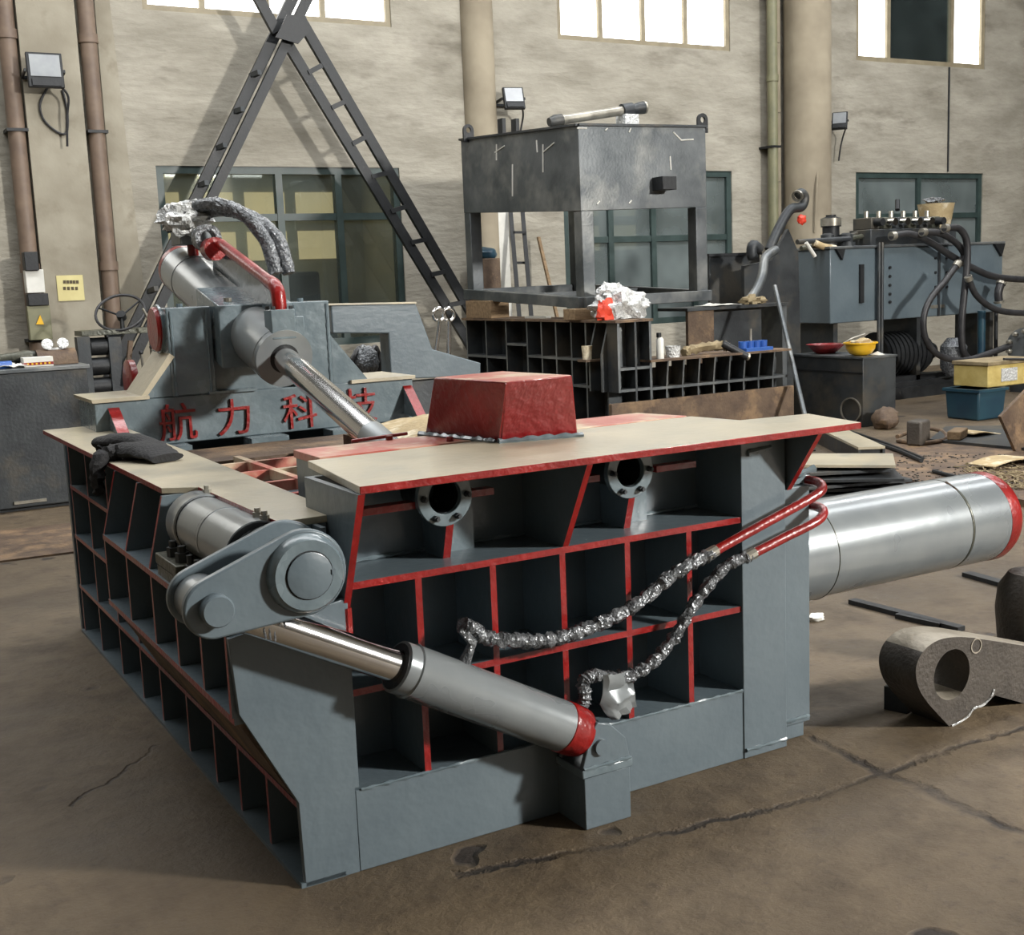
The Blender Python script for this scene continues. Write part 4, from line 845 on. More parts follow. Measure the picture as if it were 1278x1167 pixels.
for pts in (((678, 180), (678, 215)), ((678, 190), (692, 178)), ((618, 190), (630, 182)), ((640, 205), (640, 245)), ((670, 175), (671, 190)), ((620, 180), (620, 200))): chalk(pts, X=tx)
for pts in (((840, 165), (850, 175), (865, 174)), ((836, 195), (837, 212)), ((745, 255), (748, 251)), ((785, 254), (788, 250)), ((755, 163), (758, 160)), ((785, 165), (787, 160)), ((720, 160), (732, 160))): chalk(pts, Y=6.30)
# things on and by the tank
a, c = P(694, 151, Y=7.0), P(778, 138, Y=7.0); zt = ztp+(ltp.z-ztp)*(.7/(lb.y-6.30))+.015
t = thing('small_hydraulic_cylinder', 'small galvanised hydraulic cylinder lying on top of the tank', 'hydraulic cylinder', (a.x, 7.0, a.z-.08))
dd = (c-a).normalized(); LL = (c-a).length
MB().rev(a, dd, [(0, .05), (.10, .05), (.10, .045), (LL, .045)], 20).build('barrel', BRASS, t)
MB().rev(a-dd*.08, dd, [(0, .04), (.06, .06), (.14, .06)], 16).build('end_eye', STEELD, t)
MB().rev(c-dd*.02, dd, [(0, .065), (.12, .065), (.12, .045), (.22, .06), (.26, .06)], 18).build('gland', STEELD, t)
MB().ring(c+dd*.24, dd, .062, .04, .02).build('rod_eye', BRASS, t)
q = P(785, 150, Y=7.0); MB().box(q.x-.10, q.x+.06, 6.92, 7.08, zt+.01, c.z-.04).build('support_block', CLEAR, t)
q = P(697, 158, Y=7.0); MB().box(q.x-.04, q.x+.04, 6.95, 7.05, zt+.0, a.z-.045).build('support_block', BLACKS, t)
t = thing('u_bracket', 'small black channel bracket on the back of the tank', 'bracket', P(635, 166, X=tx+.3))
q = P(635, 166, X=tx+.3); MB().box(q.x-.10, q.x-.06, q.y-.05, q.y+.05, q.z-.06, q.z+.14).build('cheek', BLACKS, t); MB().box(q.x+.06, q.x+.1, q.y-.05, q.y+.05, q.z-.06, q.z+.14).build('cheek', BLACKS, t); MB().box(q.x-.06, q.x+.06, q.y-.05, q.y+.05, q.z-.06, q.z-.02).build('web', BLACKS, t)
for (x0, x1, y0, y1, lab, yy) in ((584, 614, 376, 398, 'brown timber block under the left end of the tank legs', None), (712, 737, 387, 401, 'tan timber block under the near corner of the tank legs', 6.3)):
    if yy: a, c = P(x0, y1, Y=yy), P(x1, y0, Y=yy); MBb = MB().box(a.x, c.x, yy-.08, yy+.12, fz, f0+.0)
    else: a, c = P(x0, y1, X=FX), P(x1, y0, X=FX); MBb = MB().box(FX-.02, FX+.2, c.y, a.y, fz, fz+.18)
    tag(MBb.build('timber_block', WOOD, bevel=.006), lab, 'timber block')
q = P(760, 400, Y=5.95)
t = thing('plastic_bag', 'bundled clear plastic bag with an orange patch on the ribbed frame', 'plastic bag', (q.x+.12, 5.95, fz))
MB().blob((q.x+.14, 5.98, fz+.10), (.27, .16, .17), 6, .5, 30, 22, 2.8, flat=fz+.002).blob((q.x+.05, 5.98, fz+.22), (.13, .09, .10), 9, .55, 22, 16, 3.0).build('bag', CLEAR, t)
MB().blob((q.x-.06, 5.90, fz+.06), (.09, .05, .12), 2, .7, 18, 14, 2.4, flat=fz+.002).build('orange_contents', ORANGE, t)
q = P(655, 399, X=FX+.1); tag(MB().box(q.x, q.x+.06, q.y-.4, q.y, fz, fz+.02).build('welding_rods', WHITE), 'thin pale bundle of welding rods on the ribbed frame', 'welding rods')
q = P(824, 447, Y=FY+.06); t = thing('spray_can', 'white spray can with a dark cap on the lower ribbed ledge', 'spray can', (q.x, q.y, lz))
MB().rev((q.x, q.y, lz), (0, 0, 1), [(0, .034), (.17, .034), (.19, .02)], 18).build('can', WHITE, t); MB().rev((q.x-.01, q.y, lz+.19), (0, 0, 1), [(0, .022), (.04, .022)], 14).build('cap', BLACKS, t)
q = P(840, 447, Y=FY+.1); t = thing('clear_jar', 'small pale plastic tub beside the spray can', 'tub', (q.x, q.y, lz)); MB().rev((q.x, q.y, lz), (0, 0, 1), [(0, .06), (.10, .07), (.10, .064), (.02, .055)], 18).build('tub', CLEAR, t)
q = P(735, 440, X=FX-.06); t = thing('paper_cup', 'small tan cup on a bracket at the corner of the ribbed frame', 'cup', (q.x, q.y, q.z-.1)); z = q.z
MB().rev((q.x-.02, q.y, z-.06), (0, 0, 1), [(0, .04), (.12, .05)], 16).build('cup', KRAFT, t); MB().box(q.x-.08, q.x+.1, q.y-.07, q.y+.07, z-.08, z-.06).build('bracket', RUST, t)
qa, qb = P(856, 437, Y=FY+.1), P(905, 432, Y=FY+.1)
t = thing('rag_bundle', 'olive rag bundle wrapped round a dark tube on the lower ribbed ledge', 'rag', ((qa.x+qb.x)/2, FY+.1, lz))
MB().tube(smooth([(qa.x-.02, FY+.1, lz+.03), (qa.x+.12, FY+.12, lz+.06), (qb.x-.05, FY+.1, lz+.07), (qb.x+.02, FY+.08, lz+.05)], 6), .04, 12, wob=.8, seed=4).build('rag', SAND, t)
MB().cyl((qb.x-.05, FY+.08, lz+.09), P(932, 445, Y=FY-.02), .035, n=14).build('dark_tube', BLACKS, t)
MB().ring(P(932, 445, Y=FY-.02), (1, -.3, -.3), .036, .02, .02).build('tube_end', BRASS, t)
a, c = P(923, 432, Y=FY+.1), P(956, 432, Y=FY+.1); t = thing('blue_tray', 'bright blue plastic tray on the lower ribbed ledge', 'tray', ((a.x+c.x)/2, FY+.1, lz))
MB().box(a.x, c.x, FY+.0, FY+.2, lz, lz+.03).build('base', BLUE, t)
for k in range(4): x = a.x+(c.x-a.x)*(k+.5)/4; MB().rev((x, FY+.1, lz+.03), (0, 0, 1), [(0, .04), (.06, .043), (.06, .035), (.02, .03)], 14).build('cup', BLUE, t)
MB().cyl((a.x+.18, FY+.15, lz+.03), (a.x+.18, FY+.15, lz+.2), .012, n=8).build('brush', BRASS, t)

# ---------------------------------------------------------------- bench, sheet panels and box to the right of the frame
BY = 6.75; a, c = P(858, 385, Y=BY), P(985, 380, Y=BY); bz = a.z
t = thing('steel_bench', 'dark steel bench of upright plates behind the ribbed frame', 'bench', ((a.x+c.x)/2, BY+.2, 0))
MB().box(a.x, c.x, BY, BY+.5, bz-.03, bz).build('top', STEELD, t); MB().box(a.x+.02, a.x+.35, BY+.02, BY+.06, 0, bz-.03).build('panel', RUST, t)
MB().box(a.x+.37, c.x-.3, BY+.1, BY+.13, 0, bz-.03).build('panel', STEELD, t); MB().box(c.x-.08, c.x-.02, BY+.02, BY+.4, 0, bz-.03).build('leg', STEEL, t)
q = P(895, 380, Y=BY+.15); tag(MB().sheet(lambda u, v: V((q.x-.2+.42*u, BY+.02+.26*v, bz+.012+.035*max(0, noise.noise(V((u*3, v*3, 8)))+.3)*(1-abs(2*u-1)))), 12, 8, .004).build('white_cloth', WHITE), 'white cloth lying on the steel bench', 'cloth')
q = P(942, 374, Y=BY+.1); tag(MB().blob((q.x, BY+.14, bz+.03), (.14, .10, .06), 12, .7, 18, 12, 3, flat=bz+.002).build('brown_rag', SAND), 'brown dirty rag heaped on the bench end', 'rag')
SPY = 7.9; a, c = P(886, 388, Y=SPY), P(948, 318, Y=SPY)
t = thing('steel_sheet', 'upright grey steel sheet left of the hydraulic unit', 'steel sheet', ((a.x+c.x)/2, SPY, 0)); MB().box(a.x, c.x, SPY, SPY+.03, 0, c.z).build('sheet', STEELD, t); MB().box(a.x-.02, c.x+.02, SPY-.02, SPY+.05, c.z, c.z+.03).build('edge', BLACKS, t)
XB, YB = P(1077, 480, Y=5.885).x, 5.885; xr = P(1118, 480, Y=YB).x; bzz = P(1077, 446, Y=YB).z; yb2 = P(990, 446, X=XB).y
t = thing('steel_box', 'dark steel box holding the red pan and yellow helmet', 'steel box', ((XB+xr)/2, 6.4, 0))
MB().box(XB, xr, YB, yb2, 0, bzz-.02).build('body', STEELD, t, bevel=.006); MB().box(XB-.01, xr+.01, YB-.01, yb2+.01, bzz-.02, bzz).build('lid', STEEL, t)
MB().box(XB-.006, XB, YB, yb2, bzz-.17, bzz-.155).build('seam_strip', BLACKS, t)
q = P(1061, 512, X=XB-.03); MB().ring(q, (1, .1, 0), .13, .118, .02, 28).build('wire_ring', BRASS, t)
q = P(1027, 438, Z=bzz); t = thing('red_pan', 'dark red metal pan on the steel box', 'pan', (q.x, q.y, bzz))
q = P(1030, 441, Z=bzz); q.x = min(max(q.x, XB+.16), xr-.16)
MB().rev((q.x, q.y, bzz), (0, 0, 1), [(0, .10), (.09, .20), (.10, .205), (.09, .19), (.02, .09), (.018, .0)], 28).build('bowl', RUST if False else REDB, t); MB().tube(smooth([(q.x+.15, q.y-.1, bzz+.09), (q.x+.22, q.y-.18, bzz+.15), (q.x+.33, q.y-.25, bzz+.19)], 5), .012, 8).build('handle', BRASS, t)
q = P(1077, 446, Z=bzz); t = thing('hard_hat', 'yellow hard hat lying upside down on the steel box', 'hard hat', (XB+.16, YB+.22, bzz))
hc_ = (XB+.17, YB+.20, bzz)
MB().rev(hc_, (0, 0, 1), [(0, .06), (.02, .11), (.07, .145), (.13, .155), (.13, .145), (.07, .132), (.03, .1), (.025, 0)], 28).build('shell', YELLOW, t)
MB().ring((hc_[0], hc_[1], bzz+.125), (0, 0, 1), .175, .150, .012, 28).build('brim', YELLOW, t); MB().blob((hc_[0], hc_[1], bzz+.13), (.11, .11, .04), 5, .6).build('liner', KRAFT, t)
tag(MB().sheet(lambda u, v: V((XB+.24+.10*u, YB+.03+.10*v, bzz+.006+.03*u*v)), 4, 4, .003).build('paper_scrap', WHITE), 'white paper scrap beside the yellow hard hat', 'paper')
a, c = P(967, 357, Y=6.3), P(1004, 516, Y=5.3); tag(MB().cyl(ext(a, c), a, .022, n=12).build('leaning_bar', STEEL), 'thin grey steel bar leaning against the steel box', 'steel bar')

# ---------------------------------------------------------------- hydraulic power unit
UY, UX0, UX1, UZ0, UZ1 = 7.5, 9.32, 12.31, .97, 1.83
hu = thing('hydraulic_unit', 'large grey hydraulic power unit with oil tank and valve bank', 'hydraulic unit', (10.8, 7.9, 0))
MB().box(UX0, UX1, UY, 8.2, UZ0, UZ1).build('oil_tank', GREY, hu, bevel=.012)
MB().box(UX0-.02, UX1+.02, UY-.02, 8.22, UZ1, UZ1+.03).build('tank_lid', STEEL, hu, bevel=.004)
for x in (UX0+.1, (UX0+UX1)/2, UX1-.16): MB().box(x, x+.07, UY+.05, 8.1, .2, UZ0).build('leg', STEELD, hu)
MB().box(UX0+.6, UX1+.5, UY-.08, UY+.02, 0, .14).build('skid', BLACKS, hu); MB().box(UX0+.6, UX1+.5, UY-.04, UY+.06, .14, .20).build('skid_flange', BLACKS, hu); MB().box(UX0, UX1+.4, 8.05, 8.2, 0, .2).build('skid', BLACKS, hu)
MB().cyl((UX0+1.0, 7.8, .52), (UX0+1.75, 7.8, .52), .27, n=28).build('motor', BLACKS, hu)
for k in range(9): MB().ring((UX0+1.05+.075*k, 7.8, .52), (1, 0, 0), .29, .265, .012, 28).build('motor_fin', BLACKS, hu)
MB().rev((UX0+1.75, 7.8, .52), (1, 0, 0), [(0, .24), (.1, .22), (.16, .12), (.3, .10)], 24).build('pump', STEELD, hu)
MB().box(UX0+.9, UX0+1.9, 7.55, 8.05, .2, .26).build('motor_bed', BLACKS, hu)
x = P(1093, 350, Y=UY).x
for dx in (0, .05): MB().cyl((x+dx, UY-.05, .3), (x+dx, UY-.05, UZ1+.06), .022, n=10).build('standpipe', STEELD, hu)
x = P(1074, 350, Y=UY).x; MB().box(x-.03, x+.03, UY-.03, UY, P(1074, 378, Y=UY).z, P(1074, 330, Y=UY).z).build('level_gauge', BLACKS, hu)
for yy in (334, 345, 356, 367, 377): q = P(1110, yy, Y=UY); MB().rev((q.x, UY, q.z), (0, -1, 0), [(0, .018), (.02, .018)], 8).build('bolt', BLACKS, hu)
for xx in (1167, 1181):
    for yy in (322, 340, 358): q = P(xx, yy, Y=UY); MB().rev((q.x, UY, q.z), (0, -1, 0), [(0, .016), (.02, .016)], 8).build('bolt', BLACKS, hu)
x = P(1170, 350, Y=UY).x; MB().box(x, x+.03, UY-.02, UY, UZ0, UZ1).build('tank_rib', STEELD, hu); MB().box(x-.12, x+.12, UY-.012, UY, UZ0+.1, UZ0+.14).build('name_strip', BRASS, hu)
x = P(1041, 318, Y=UY).x; MB().prism([(x, UZ1), (x+.14, UZ1), (x+.10, UZ1-.13)], 'y', UY-.04, UY-.005).build('corner_tab', BLACKS, hu)
x = P(1245, 303, Y=UY).x; MB().prism([(x-.1, UZ1), (x+.1, UZ1), (x+.04, UZ1-.16)], 'y', UY-.04, UY-.005).build('corner_tab', BLACKS, hu)
# valve bank
VX0, VX1 = P(1075, 290, Y=7.75).x, P(1165, 290, Y=7.75).x
MB().box(VX0, VX1, 7.6, 7.95, UZ1+.03, UZ1+.22).build('valve_manifold', STEELD, hu, bevel=.01)
for k in range(6):
    x = VX0+.1+(VX1-VX0-.2)*k/5; MB().box(x-.07, x+.07, 7.62, 7.92, UZ1+.22, UZ1+.36).build('valve_body', OLIVE if k % 2 else STEELD, hu, bevel=.01)
    MB().cyl((x, 7.50, UZ1+.30), (x, 7.64, UZ1+.30), .045, n=14).build('solenoid', CHROME if k in (1, 2, 3, 4) else BLACKS, hu); MB().cyl((x, 7.77, UZ1+.36), (x, 7.77, UZ1+.44), .03, n=10).build('plug', BRASS, hu)
for k, x in enumerate((VX0-.25, VX0-.55, VX1+.18)): MB().rev((x, 7.75, UZ1+.03), (0, 0, 1), [(0, .11), (.05, .11), (.05, .08), (.14, .08), (.16, .04)], 18).build('filler_cap', STEELD, hu)
q = P(1037, 292, Y=7.9); MB().rev((q.x, 7.9, UZ1+.03), (0, 0, 1), [(0, .10), (.24, .10), (.24, .12), (.34, .12), (.36, .06), (.38, .06)], 20).build('return_filter', BLACKS, hu)
MB().ring((q.x, 7.9, UZ1+.28), (0, 0, 1), .123, .11, .09, 20).build('filter_band', BRASS, hu)
for k, (a, c) in enumerate((((995, 302), (1060, 298)), ((1000, 310), (1090, 292)), ((1048, 300), (1085, 285)), ((1120, 262), (1120, 250)))):
    MB().cyl(P(*a, Y=7.6+.1*k), P(*c, Y=7.65+.1*k), .03, n=10).build('pipe_run', [STEELD, OLIVE, STEELD, BLACKS][k], hu)
tag(MB().cyl(P(1006, 303, Y=7.42), P(1017, 320, Y=7.42), .022, n=10).build('white_tube', WHITE), 'short white tube propped at the corner of the hydraulic unit', 'tube')
tag(MB().tube(smooth([P(1016, 303, Y=7.6), P(1028, 308, Y=7.6), P(1042, 310, Y=7.6)], 5), .04, 12).build('tan_hose_stub', KRAFT), 'short tan hose stub lying on the hydraulic unit', 'hose')
# big rubber hoses
def hose(pts, r, y, label, m=RUBBER):
    ps = smooth([P(px, py, Y=yy if len(q_) > 2 else y) for q_ in pts for px, py, yy in [(q_[0], q_[1], q_[2] if len(q_) > 2 else y)]], 7)
    t = thing('hydraulic_hose', label, 'hose', ps[-1], 'rubber hoses of the hydraulic unit'); MB().tube(ps, r, 12).build('hose', m, t)
    for e, k in ((0, 2), (-1, -3)): MB().cyl(ps[e], ps[k], r*1.25, n=12).build('ferrule', BRASS, t)
hose([(1112, 295), (1135, 292), (1160, 302), (1185, 318), (1215, 335), (1245, 346), (1300, 350)], .042, 7.35, 'thick black hose sweeping right from the valve bank to the frame edge')
hose([(1150, 290), (1172, 291), (1192, 302), (1203, 318), (1196, 330)], .040, 7.26, 'short black hose arching down from the right of the valve bank')
hose([(1178, 285), (1196, 285), (1206, 300), (1207, 330), (1203, 370), (1200, 410), (1203, 440), (1218, 452), (1240, 456)], .042, 7.16, 'brown black hose hanging straight down in front of the hydraulic unit')
hose([(1196, 328), (1180, 350), (1162, 372), (1153, 395), (1155, 422), (1170, 442), (1200, 450), (1235, 441), (1268, 428)], .038, 6.96, 'black hose looping low to the bolted flange')
hose([(1208, 345), (1218, 368), (1238, 384), (1262, 390), (1300, 391)], .038, 7.06, 'black hose curving right below the sweeping hose')
hose([(1250, 352), (1246, 365), (1247, 378)], .05, 7.25, 'short thick black hose hanging by the tank corner')
q = P(1190, 440, Y=7.36); tag(MB().rev((q.x, 7.36, P(1190, 468, Y=7.36).z), (0, 0, 1), [(0, .10), (.1, .16), (.36, .16), (.46, .08)], 18).build('wrapped_pump', FOIL), 'grey plastic wrapped pump hanging under the hydraulic unit', 'pump')
for k, xx in enumerate((1225, 1243)): tag(MB().cyl((P(xx, 450, Y=7.35).x, 7.35, 0), (P(xx, 390, Y=7.35).x, 7.35, P(xx, 388, Y=7.35).z), .05 if k == 0 else .025, n=12).build('support_post', [TEAL, BLACKS][k]), ['dark blue post under the right end of the hydraulic unit', 'thin black post right of the dark blue post'][k], 'post')
# bucket and lever on the unit
q = P(1168, 270, Y=8.2); t = thing('oil_bucket', 'dirty cream bucket standing behind the valve bank', 'bucket', (q.x, 8.2, UZ1+.2))
MB().box(q.x-.15, q.x+.15, 8.0, 8.22, UZ1+.03, UZ1+.2).build('stand', STEELD, t); MB().rev((q.x, 8.2, UZ1+.2), (0, 0, 1), [(0, .17), (.34, .23), (.35, .235), (.34, .215), (.03, .15), (.03, 0)], 24).build('bucket', KRAFT, t)
tag(MB().blob((q.x-.02, 8.2, UZ1+.585), (.17, .08, .045), 7, .6).build('foil_rag', FOIL), 'silvery crumpled rag resting on the cream bucket', 'rag')
t = thing('suction_pipe', 'dark bent pipe rising at the left end of the hydraulic unit', 'pipe', P(955, 330, Y=7.4))
MB().tube(smooth([P(960, 312, Y=7.4), P(972, 285, Y=7.4), P(986, 262, Y=7.4), P(999, 262, Y=7.4) if False else P(1000, 258, Y=7.4), P(1004, 247, Y=7.4), P(1000, 241, Y=7.4), P(996, 244, Y=7.4)], 7), .055, 14).build('pipe', STEELD, t)
MB().ring(P(996, 244, Y=7.39), V((-1, -.4, -.4)), .065, .045, .03).build('pipe_flange', BRASS, t)
a = P(962, 308, Y=7.4); MB().prism([(a.x-.3, 0), (a.x+.55, 0), (a.x+.5, UZ1-.02), (a.x+.35, P(990, 285, Y=7.4).z), (a.x+.1, UZ1-.1), (a.x-.3, UZ1-.15)], 'y', 7.5, 7.55).build('guard_plate', STEELD, t)
tag(MB().blob(P(1001, 274, Y=7.36), (.06, .03, .05), 3, .5).build('red_rag', ORANGE), 'small red rag tied to the bent pipe', 'rag')
t = thing('curved_duct', 'grey flexible duct bending down left of the hydraulic unit', 'duct', P(945, 370, Y=6.9))
MB().tube(smooth([P(968, 312, Y=7.2), P(955, 322, Y=7.1), P(951, 345, Y=7.0), P(942, 365, Y=6.95), P(930, 380, Y=6.9)], 6), .05, 12).build('duct', STEEL, t)
MB().tube(smooth([P(948, 312, Y=7.3), P(940, 306, Y=7.3), P(938, 316, Y=7.3), P(940, 322, Y=7.3)], 5), .06, 12).build('elbow', STEELD, t)

# ---------------------------------------------------------------- right edge: flange, cases, plates
q = P(1282, 432, Y=6.8); t = thing('bolted_flange', 'pale bolted steel flange at the right edge of the photo', 'flange', (q.x, 6.8, 0))
MB().rev(q, (-1, -.3, 0), [(-.3, .16), (0, .16), (0, .23), (.07, .23), (.07, .12)], 28).build('flange', STEEL, t); MB().box(q.x-.05, q.x+.4, 6.7, 7.0, 0, q.z-.15).build('pedestal', STEELD, t)
dn = V((-1, -.3, 0)).normalized(); uu = V((0, 0, 1)); vv = dn.cross(uu)
for k in range(10): a = .628*k; MB().rev(q+dn*.07+(uu*math.cos(a)+vv*math.sin(a))*.19, dn, [(0, .03), (.05, .03), (.06, .018), (.10, .018)], 6).build('stud', BRASS, t)
a = P(1219, 526, Z=0); bw = .43
t = thing('teal_crate', 'dark teal plastic crate on the floor under the yellow case', 'crate', (a.x+bw/2, a.y+.2, 0)); h = P(1219, 487, Y=a.y).z
MB().hexa([(a.x+.02, a.y, 0), (a.x+bw-.02, a.y, 0), (a.x+bw-.02, a.y+.4, 0), (a.x+.02, a.y+.4, 0), (a.x, a.y-.02, h), (a.x+bw, a.y-.02, h), (a.x+bw, a.y+.42, h), (a.x, a.y+.42, h)]).build('crate', TEAL, t, bevel=.02)
MB().box(a.x-.015, a.x+bw+.015, a.y-.035, a.y+.435, h-.03, h).build('crate_rim', TEAL, t)
x0 = P(1229, 470, Y=a.y+.1).x; h2 = P(1229, 452, Y=a.y+.1).z
t = thing('yellow_case', 'cream yellow battered case with a white label on the teal crate', 'case', (x0+.4, a.y+.3, h))
MB().box(x0, x0+.8, a.y+.06, a.y+.5, h, h2-.04).build('case', YCREAM, t, bevel=.01); MB().box(x0-.015, x0+.815, a.y+.045, a.y+.515, h2-.04, h2).build('case_lid', SAND, t, bevel=.006)
MB().box(x0+.2, x0+.45, a.y+.052, a.y+.06, h+.05, h2-.08).build('label', CLEAR, t); MB().cyl((x0+.75, a.y+.03, h2-.02), (x0+.2, a.y+.03, h2+.02), .012, n=8).build('wire', RUBBER, t)
ps = [P(1249, 520, Y=3.6), P(1290, 478, Y=3.6), P(1330, 520, Y=3.6), P(1300, 612, Y=3.6)]
t = thing('rusty_plate', 'rusty brown steel plate leaning at the right edge of the photo', 'steel plate', (ps[3].x, 3.6, 0))
MB().prism([(p.x, p.z) for p in ps]+[(ps[3].x-.1, ps[3].z)], 'y', 3.6, 3.63).build('plate', RUST, t); MB().box(ps[3].x-.1, ps[3].x+.3, 3.63, 3.9, 0, ps[3].z+.15).build('trestle', STEELD, t)

# ---------------------------------------------------------------- scrap on the floor to the right
def slab(name, pts, z0, z1, m, label, cat, group=None, bevel=0):
    ps = [P(x, y, Z=z1) for x, y in pts]; return tag(MB().prism([(p.x, p.y) for p in ps], 'z', z0, z1).build(name, m, bevel=bevel), label, cat, group)
slab('floor_sheet', [(1090, 590), (1300, 628), (1330, 560), (1190, 540), (1080, 560)], 0, .05, RUST, 'large rusty steel sheet lying flat beyond the ram cylinder', 'steel sheet')
slab('floor_sheet', [(1160, 548), (1290, 560), (1300, 530), (1180, 532)], .05, .075, STEELD, 'smaller dark steel sheet lying on the large rusty sheet', 'steel sheet')
slab('floor_sheet', [(0, 700), (110, 686), (112, 650), (0, 662)], 0, .012, RUST, 'brown steel floor sheet at the left edge of the hall', 'steel sheet')
# stack of cut plates
base = P(1040, 618, Z=0); a0 = -.55
for k in range(6):
    s = .55-.04*(k % 3); R = rotz(a0+.12*((k*37) % 5-2)); c = V((base.x+.04*((k*3) % 4), base.y+.05*((k*5) % 3), .03+.06*k))
    m = STEELD if k < 5 else DUST_SHEEN
    o = MB().cbox((c.x, c.y, .012+.045*k), (1.0-.05*k, .55, .022), R).build('cut_plate', m, bevel=.002)
    tag(o, ['lowest dark plate of the cut plate stack', 'second dark plate from the bottom of the cut plate stack', 'third plate from the bottom of the cut plate stack', 'third plate from the top of the cut plate stack', 'second plate from the top of the cut plate stack', 'pale dusty plate on top of the cut plate stack'][k], 'steel plate', 'stack of cut plates behind the press')
    if k: MB().cbox((c.x, c.y, .012+.045*k-.0225), (.5, .3, .023), R).build('spacer', BLACKS, o)
# channel iron
a, c = P(1088, 580, Z=0), P(1035, 553, Z=0); d = (c-a).normalized(); R = Matrix.Rotation(math.atan2(d.y, d.x), 3, 'Z'); L_ = (c-a).length
t = thing('channel_iron', 'dusty square steel channel lying on the floor by the cut plates', 'steel channel', a)
def chb(x0, x1, y0, y1, z0, z1, name, m): MB().cbox(a+R@V(((x0+x1)/2, (y0+y1)/2, (z0+z1)/2)), (x1-x0, y1-y0, z1-z0), R).build(name, m, t)
chb(0, L_, -.11, .11, .13, .15, 'top_flange', DUST_SHEEN); chb(0, L_, -.11, -.09, 0, .13, 'web', STEELD); chb(0, L_, .09, .11, 0, .13, 'web', STEELD); chb(L_*.55, L_*.6, -.09, .09, 0, .13, 'stiffener', STEELD); chb(.02, .03, -.09, .09, 0, .13, 'end_plate', BLACKS)
slab('tan_plate', [(1118, 582), (1152, 577), (1122, 562), (1106, 563)], 0, .02, DUST_SHEEN, 'tan steel plate beside the channel iron', 'steel plate')
q = P(1146, 555, Z=.05); t = tag(MB().cbox((q.x, q.y, .05+.11), (.20, .14, .22), rotz(.3)).build('stone_block', CAST, bevel=.02), 'upright grey brown block on the rusty sheet', 'block')
q = P(1105, 535, Z=.0); tag(MB().blob((q.x, q.y, .10), (.14, .12, .12), 4, .3, flat=.001).build('rusty_lump', RUST), 'rusty lump of scrap at the end of the deck plate', 'scrap')
q = P(1195, 547, Z=.075); tag(MB().cbox((q.x, q.y, .115), (.3, .12, .08), rotz(.5)).build('wood_offcut', WOOD, bevel=.01), 'brown wood offcut on the dark sheet', 'offcut')
for k, (pts, r, lab) in enumerate((([(1120, 545), (1150, 535), (1175, 538), (1180, 548), (1150, 553), (1120, 550)], .02, 'brown cable loop behind the upright block'), ([(1055, 540), (1090, 552), (1120, 562), (1150, 575)], .018, 'thin dark rod beside the channel iron'), ([(1060, 538), (1110, 555), (1152, 572)], .014, 'second thin dark rod beside the channel iron'), ([(1165, 588), (1180, 592), (1196, 596)], .016, 'short dark rod on the rusty sheet'))):
    tag(MB().tube(smooth([P(x, y, Z=.05+r) for x, y in pts], 5), r, 8).build('floor_cable' if k == 0 else 'floor_rod', RUST if k == 0 else BLACKS), lab, 'cable' if k == 0 else 'rod')
for k, (x, y, s, lab) in enumerate(((1262, 575, .35, 'pale curled sheet scrap at right near the straw'), (1230, 540, .3, 'flat tan scrap on the far sheet'))):
    q = P(x, y, Z=.08); tag(MB().sheet(lambda u, v: V((q.x-s+2*s*u, q.y-.12+.24*v, .085+.03*math.sin(u*4+k))), 8, 4, .008).build('sheet_scrap', KRAFT), lab, 'scrap')
b = MB(); rnd = random.Random(3)
for k in range(260):
    q = P(rnd.uniform(1205, 1300), rnd.uniform(583, 612), Z=.05); an = rnd.uniform(0, 3.1); l = rnd.uniform(.02, .10); d = V((math.cos(an), math.sin(an), rnd.uniform(-.1, .25)))*l
    b.bar(V((q.x, q.y, .056+rnd.uniform(0, .02))), V((q.x, q.y, .062))+d, .008, .006)
tag(b.build('metal_shavings', SAND), 'pale metal shavings strewn on the rusty sheet', 'shavings', kind='stuff')
b = MB()
for k in range(300):
    q = P(rnd.uniform(1110, 1280), rnd.uniform(566, 612), Z=.05); an = rnd.uniform(0, 3.1); l = rnd.uniform(.008, .03)
    b.cbox((q.x, q.y, .053), (l, l*.6, .008), rotz(an))
tag(b.build('floor_chips', CAST), 'scattered steel chips on the large rusty sheet', 'chips', kind='stuff')
# flat bars
for k, (p, r, w, lab) in enumerate((((1063, 750), (1200, 785), .05, 'long black flat bar on the floor under the ram cylinder'), ((1120, 768), (1175, 780), .04, 'short black flat bar beside the long one'), ((1206, 716), (1300, 742), .06, 'black square bar lying behind the clevis casting'))):
    a, c = P(*p, Z=.012), P(*r, Z=.012); tag(MB().bar(a, c, w, .022).build('flat_bar', BLACKS), lab, 'flat bar', 'black flat bars on the floor')
q = P(1018, 774, Z=.0); tag(MB().blob((q.x, q.y, .012), (.05, .03, .02), 3, .4, flat=.001).build('paper_wad', WHITE), 'small white wad on the floor beside the press', 'paper')

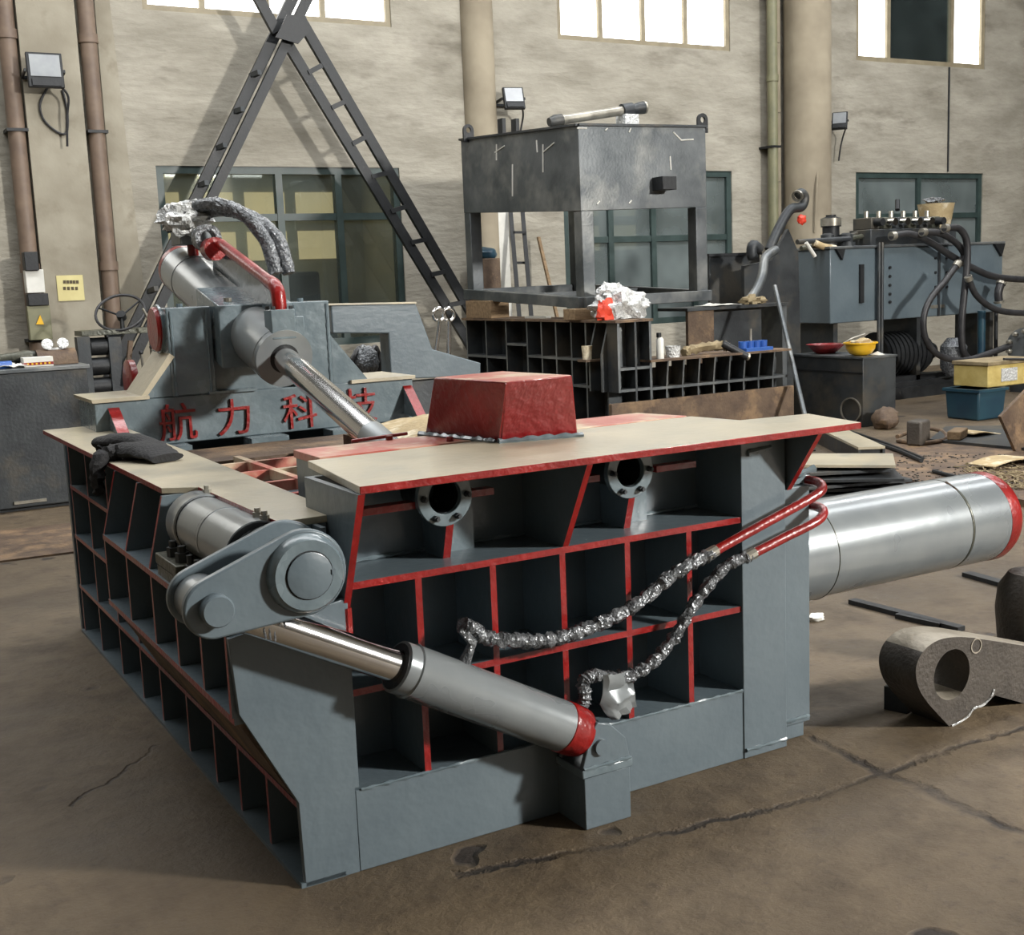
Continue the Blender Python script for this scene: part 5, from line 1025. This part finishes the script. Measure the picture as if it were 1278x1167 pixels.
# ---------------------------------------------------------------- clevis casting at the right
ch = -.20
_arc = [(p.x, p.z) for p in smooth([V((x, 0, y)) for x, y in ((1160, 880), (1148, 862), (1143, 842), (1146, 824), (1157, 808), (1174, 798), (1195, 795), (1215, 796))], 5)]
out = [(p.x, p.z) for p in [P(x, y, Y=ch) for x, y in ((1185, 909), *_arc, (1278, 806), (1345, 818), (1345, 905), (1278, 888), (1256, 868), (1242, 868), (1225, 881), (1204, 894))]]
hc2 = P(1188, 842, Y=ch); t = thing('clevis_casting', 'heavy dark steel clevis plate with a round eye, at right foreground', 'casting', (2.5, -.13, 0))
low = min(z for x, z in out); out = [(x, max(z, .0) if z < .02 else z) for x, z in out]
b = MB(); plate_hole(b, out, (hc2.x, hc2.z), P(1210, 842, Y=ch).x-hc2.x, ch, ch+.17); b.build('eye_plate', [CAST, CASTL], t, bevel=.004, red=(.1, 0, 1))
q = P(1275, 760, Y=.05); MB().rev((q.x+.10, .08, .0), (0, 0, 1), [(0, .12), (.24, .14), (.33, .13), (.39, .09), (.41, 0.01)], 28).build('round_boss', CAST, t)
b = MB(); b.tube(smooth([(x, ch-.002, z) for x, z in [(P(a_, b_, Y=ch).x, P(a_, b_, Y=ch).z) for a_, b_ in ((1187, 906), (1205, 896), (1215, 884), (1226, 880), (1236, 870), (1240, 860))]], 4), .004, 6, wob=.5); b.build('weld_line', CLEAR, t)
q = P(1254, 806, Y=ch)
MB().ring(P(1218, 806, Y=ch)-V((0, .003, 0)), (0, 1, 0), .028, .024, .006).build('chalk_ring', CASTL, t)
q = P(1150, 884, Y=-.05); MB().cbox((2.36, .03, .045), (.09, .09, .09), rotz(.3)).build('packing_block', BLACKS, t)

# ---------------------------------------------------------------- odds and ends along the back wall
t = thing('wall_ladder', 'narrow black ladder leaning on the wall under the tank', 'ladder', (P(655, 355, Y=10.2).x, 10.2, 0))
for (x0, x1) in ((637, 645), (652, 660)): a, c = P(x0, 262, Y=10.25), P(x1, 358, Y=10.0); MB().bar(a, ext(a, c), .05, .03).build('stile', BLACKS, t)
for yy in (290, 328, 366, 400): MB().bar(P(639+(yy-262)*.083, yy, Y=10.15), P(654+(yy-262)*.083, yy, Y=10.15), .03, .03).build('rung', BLACKS, t)
a, c = P(620, 400, Y=10.3), P(634, 262, Y=10.3); tag(MB().box(a.x, c.x, 10.3, 10.36, 0, c.z).build('white_board', WHITE), 'tall pale board standing left of the narrow ladder', 'board')
a = P(672, 296, Y=10.3); c = P(686, 356, Y=10.1); tag(MB().bar(a, ext(a, c), .04, .03).build('wooden_stick', WOOD), 'thin wooden stick leaning right of the narrow ladder', 'stick')
a, c = P(598, 360, Y=10.12), P(624, 322, Y=10.12); t = thing('tool_locker', 'brown locker with a dark blue cover under the tank', 'locker', ((a.x+c.x)/2, 10.25, 0)); MB().box(a.x, c.x, 10.12, 10.4, 0, c.z).build('locker', RUST, t, bevel=.01)
MB().blob(((a.x+c.x)/2+.02, 10.25, c.z+.05), (.16, .12, .09), 3, .2, flat=c.z).build('cover', TEAL, t)
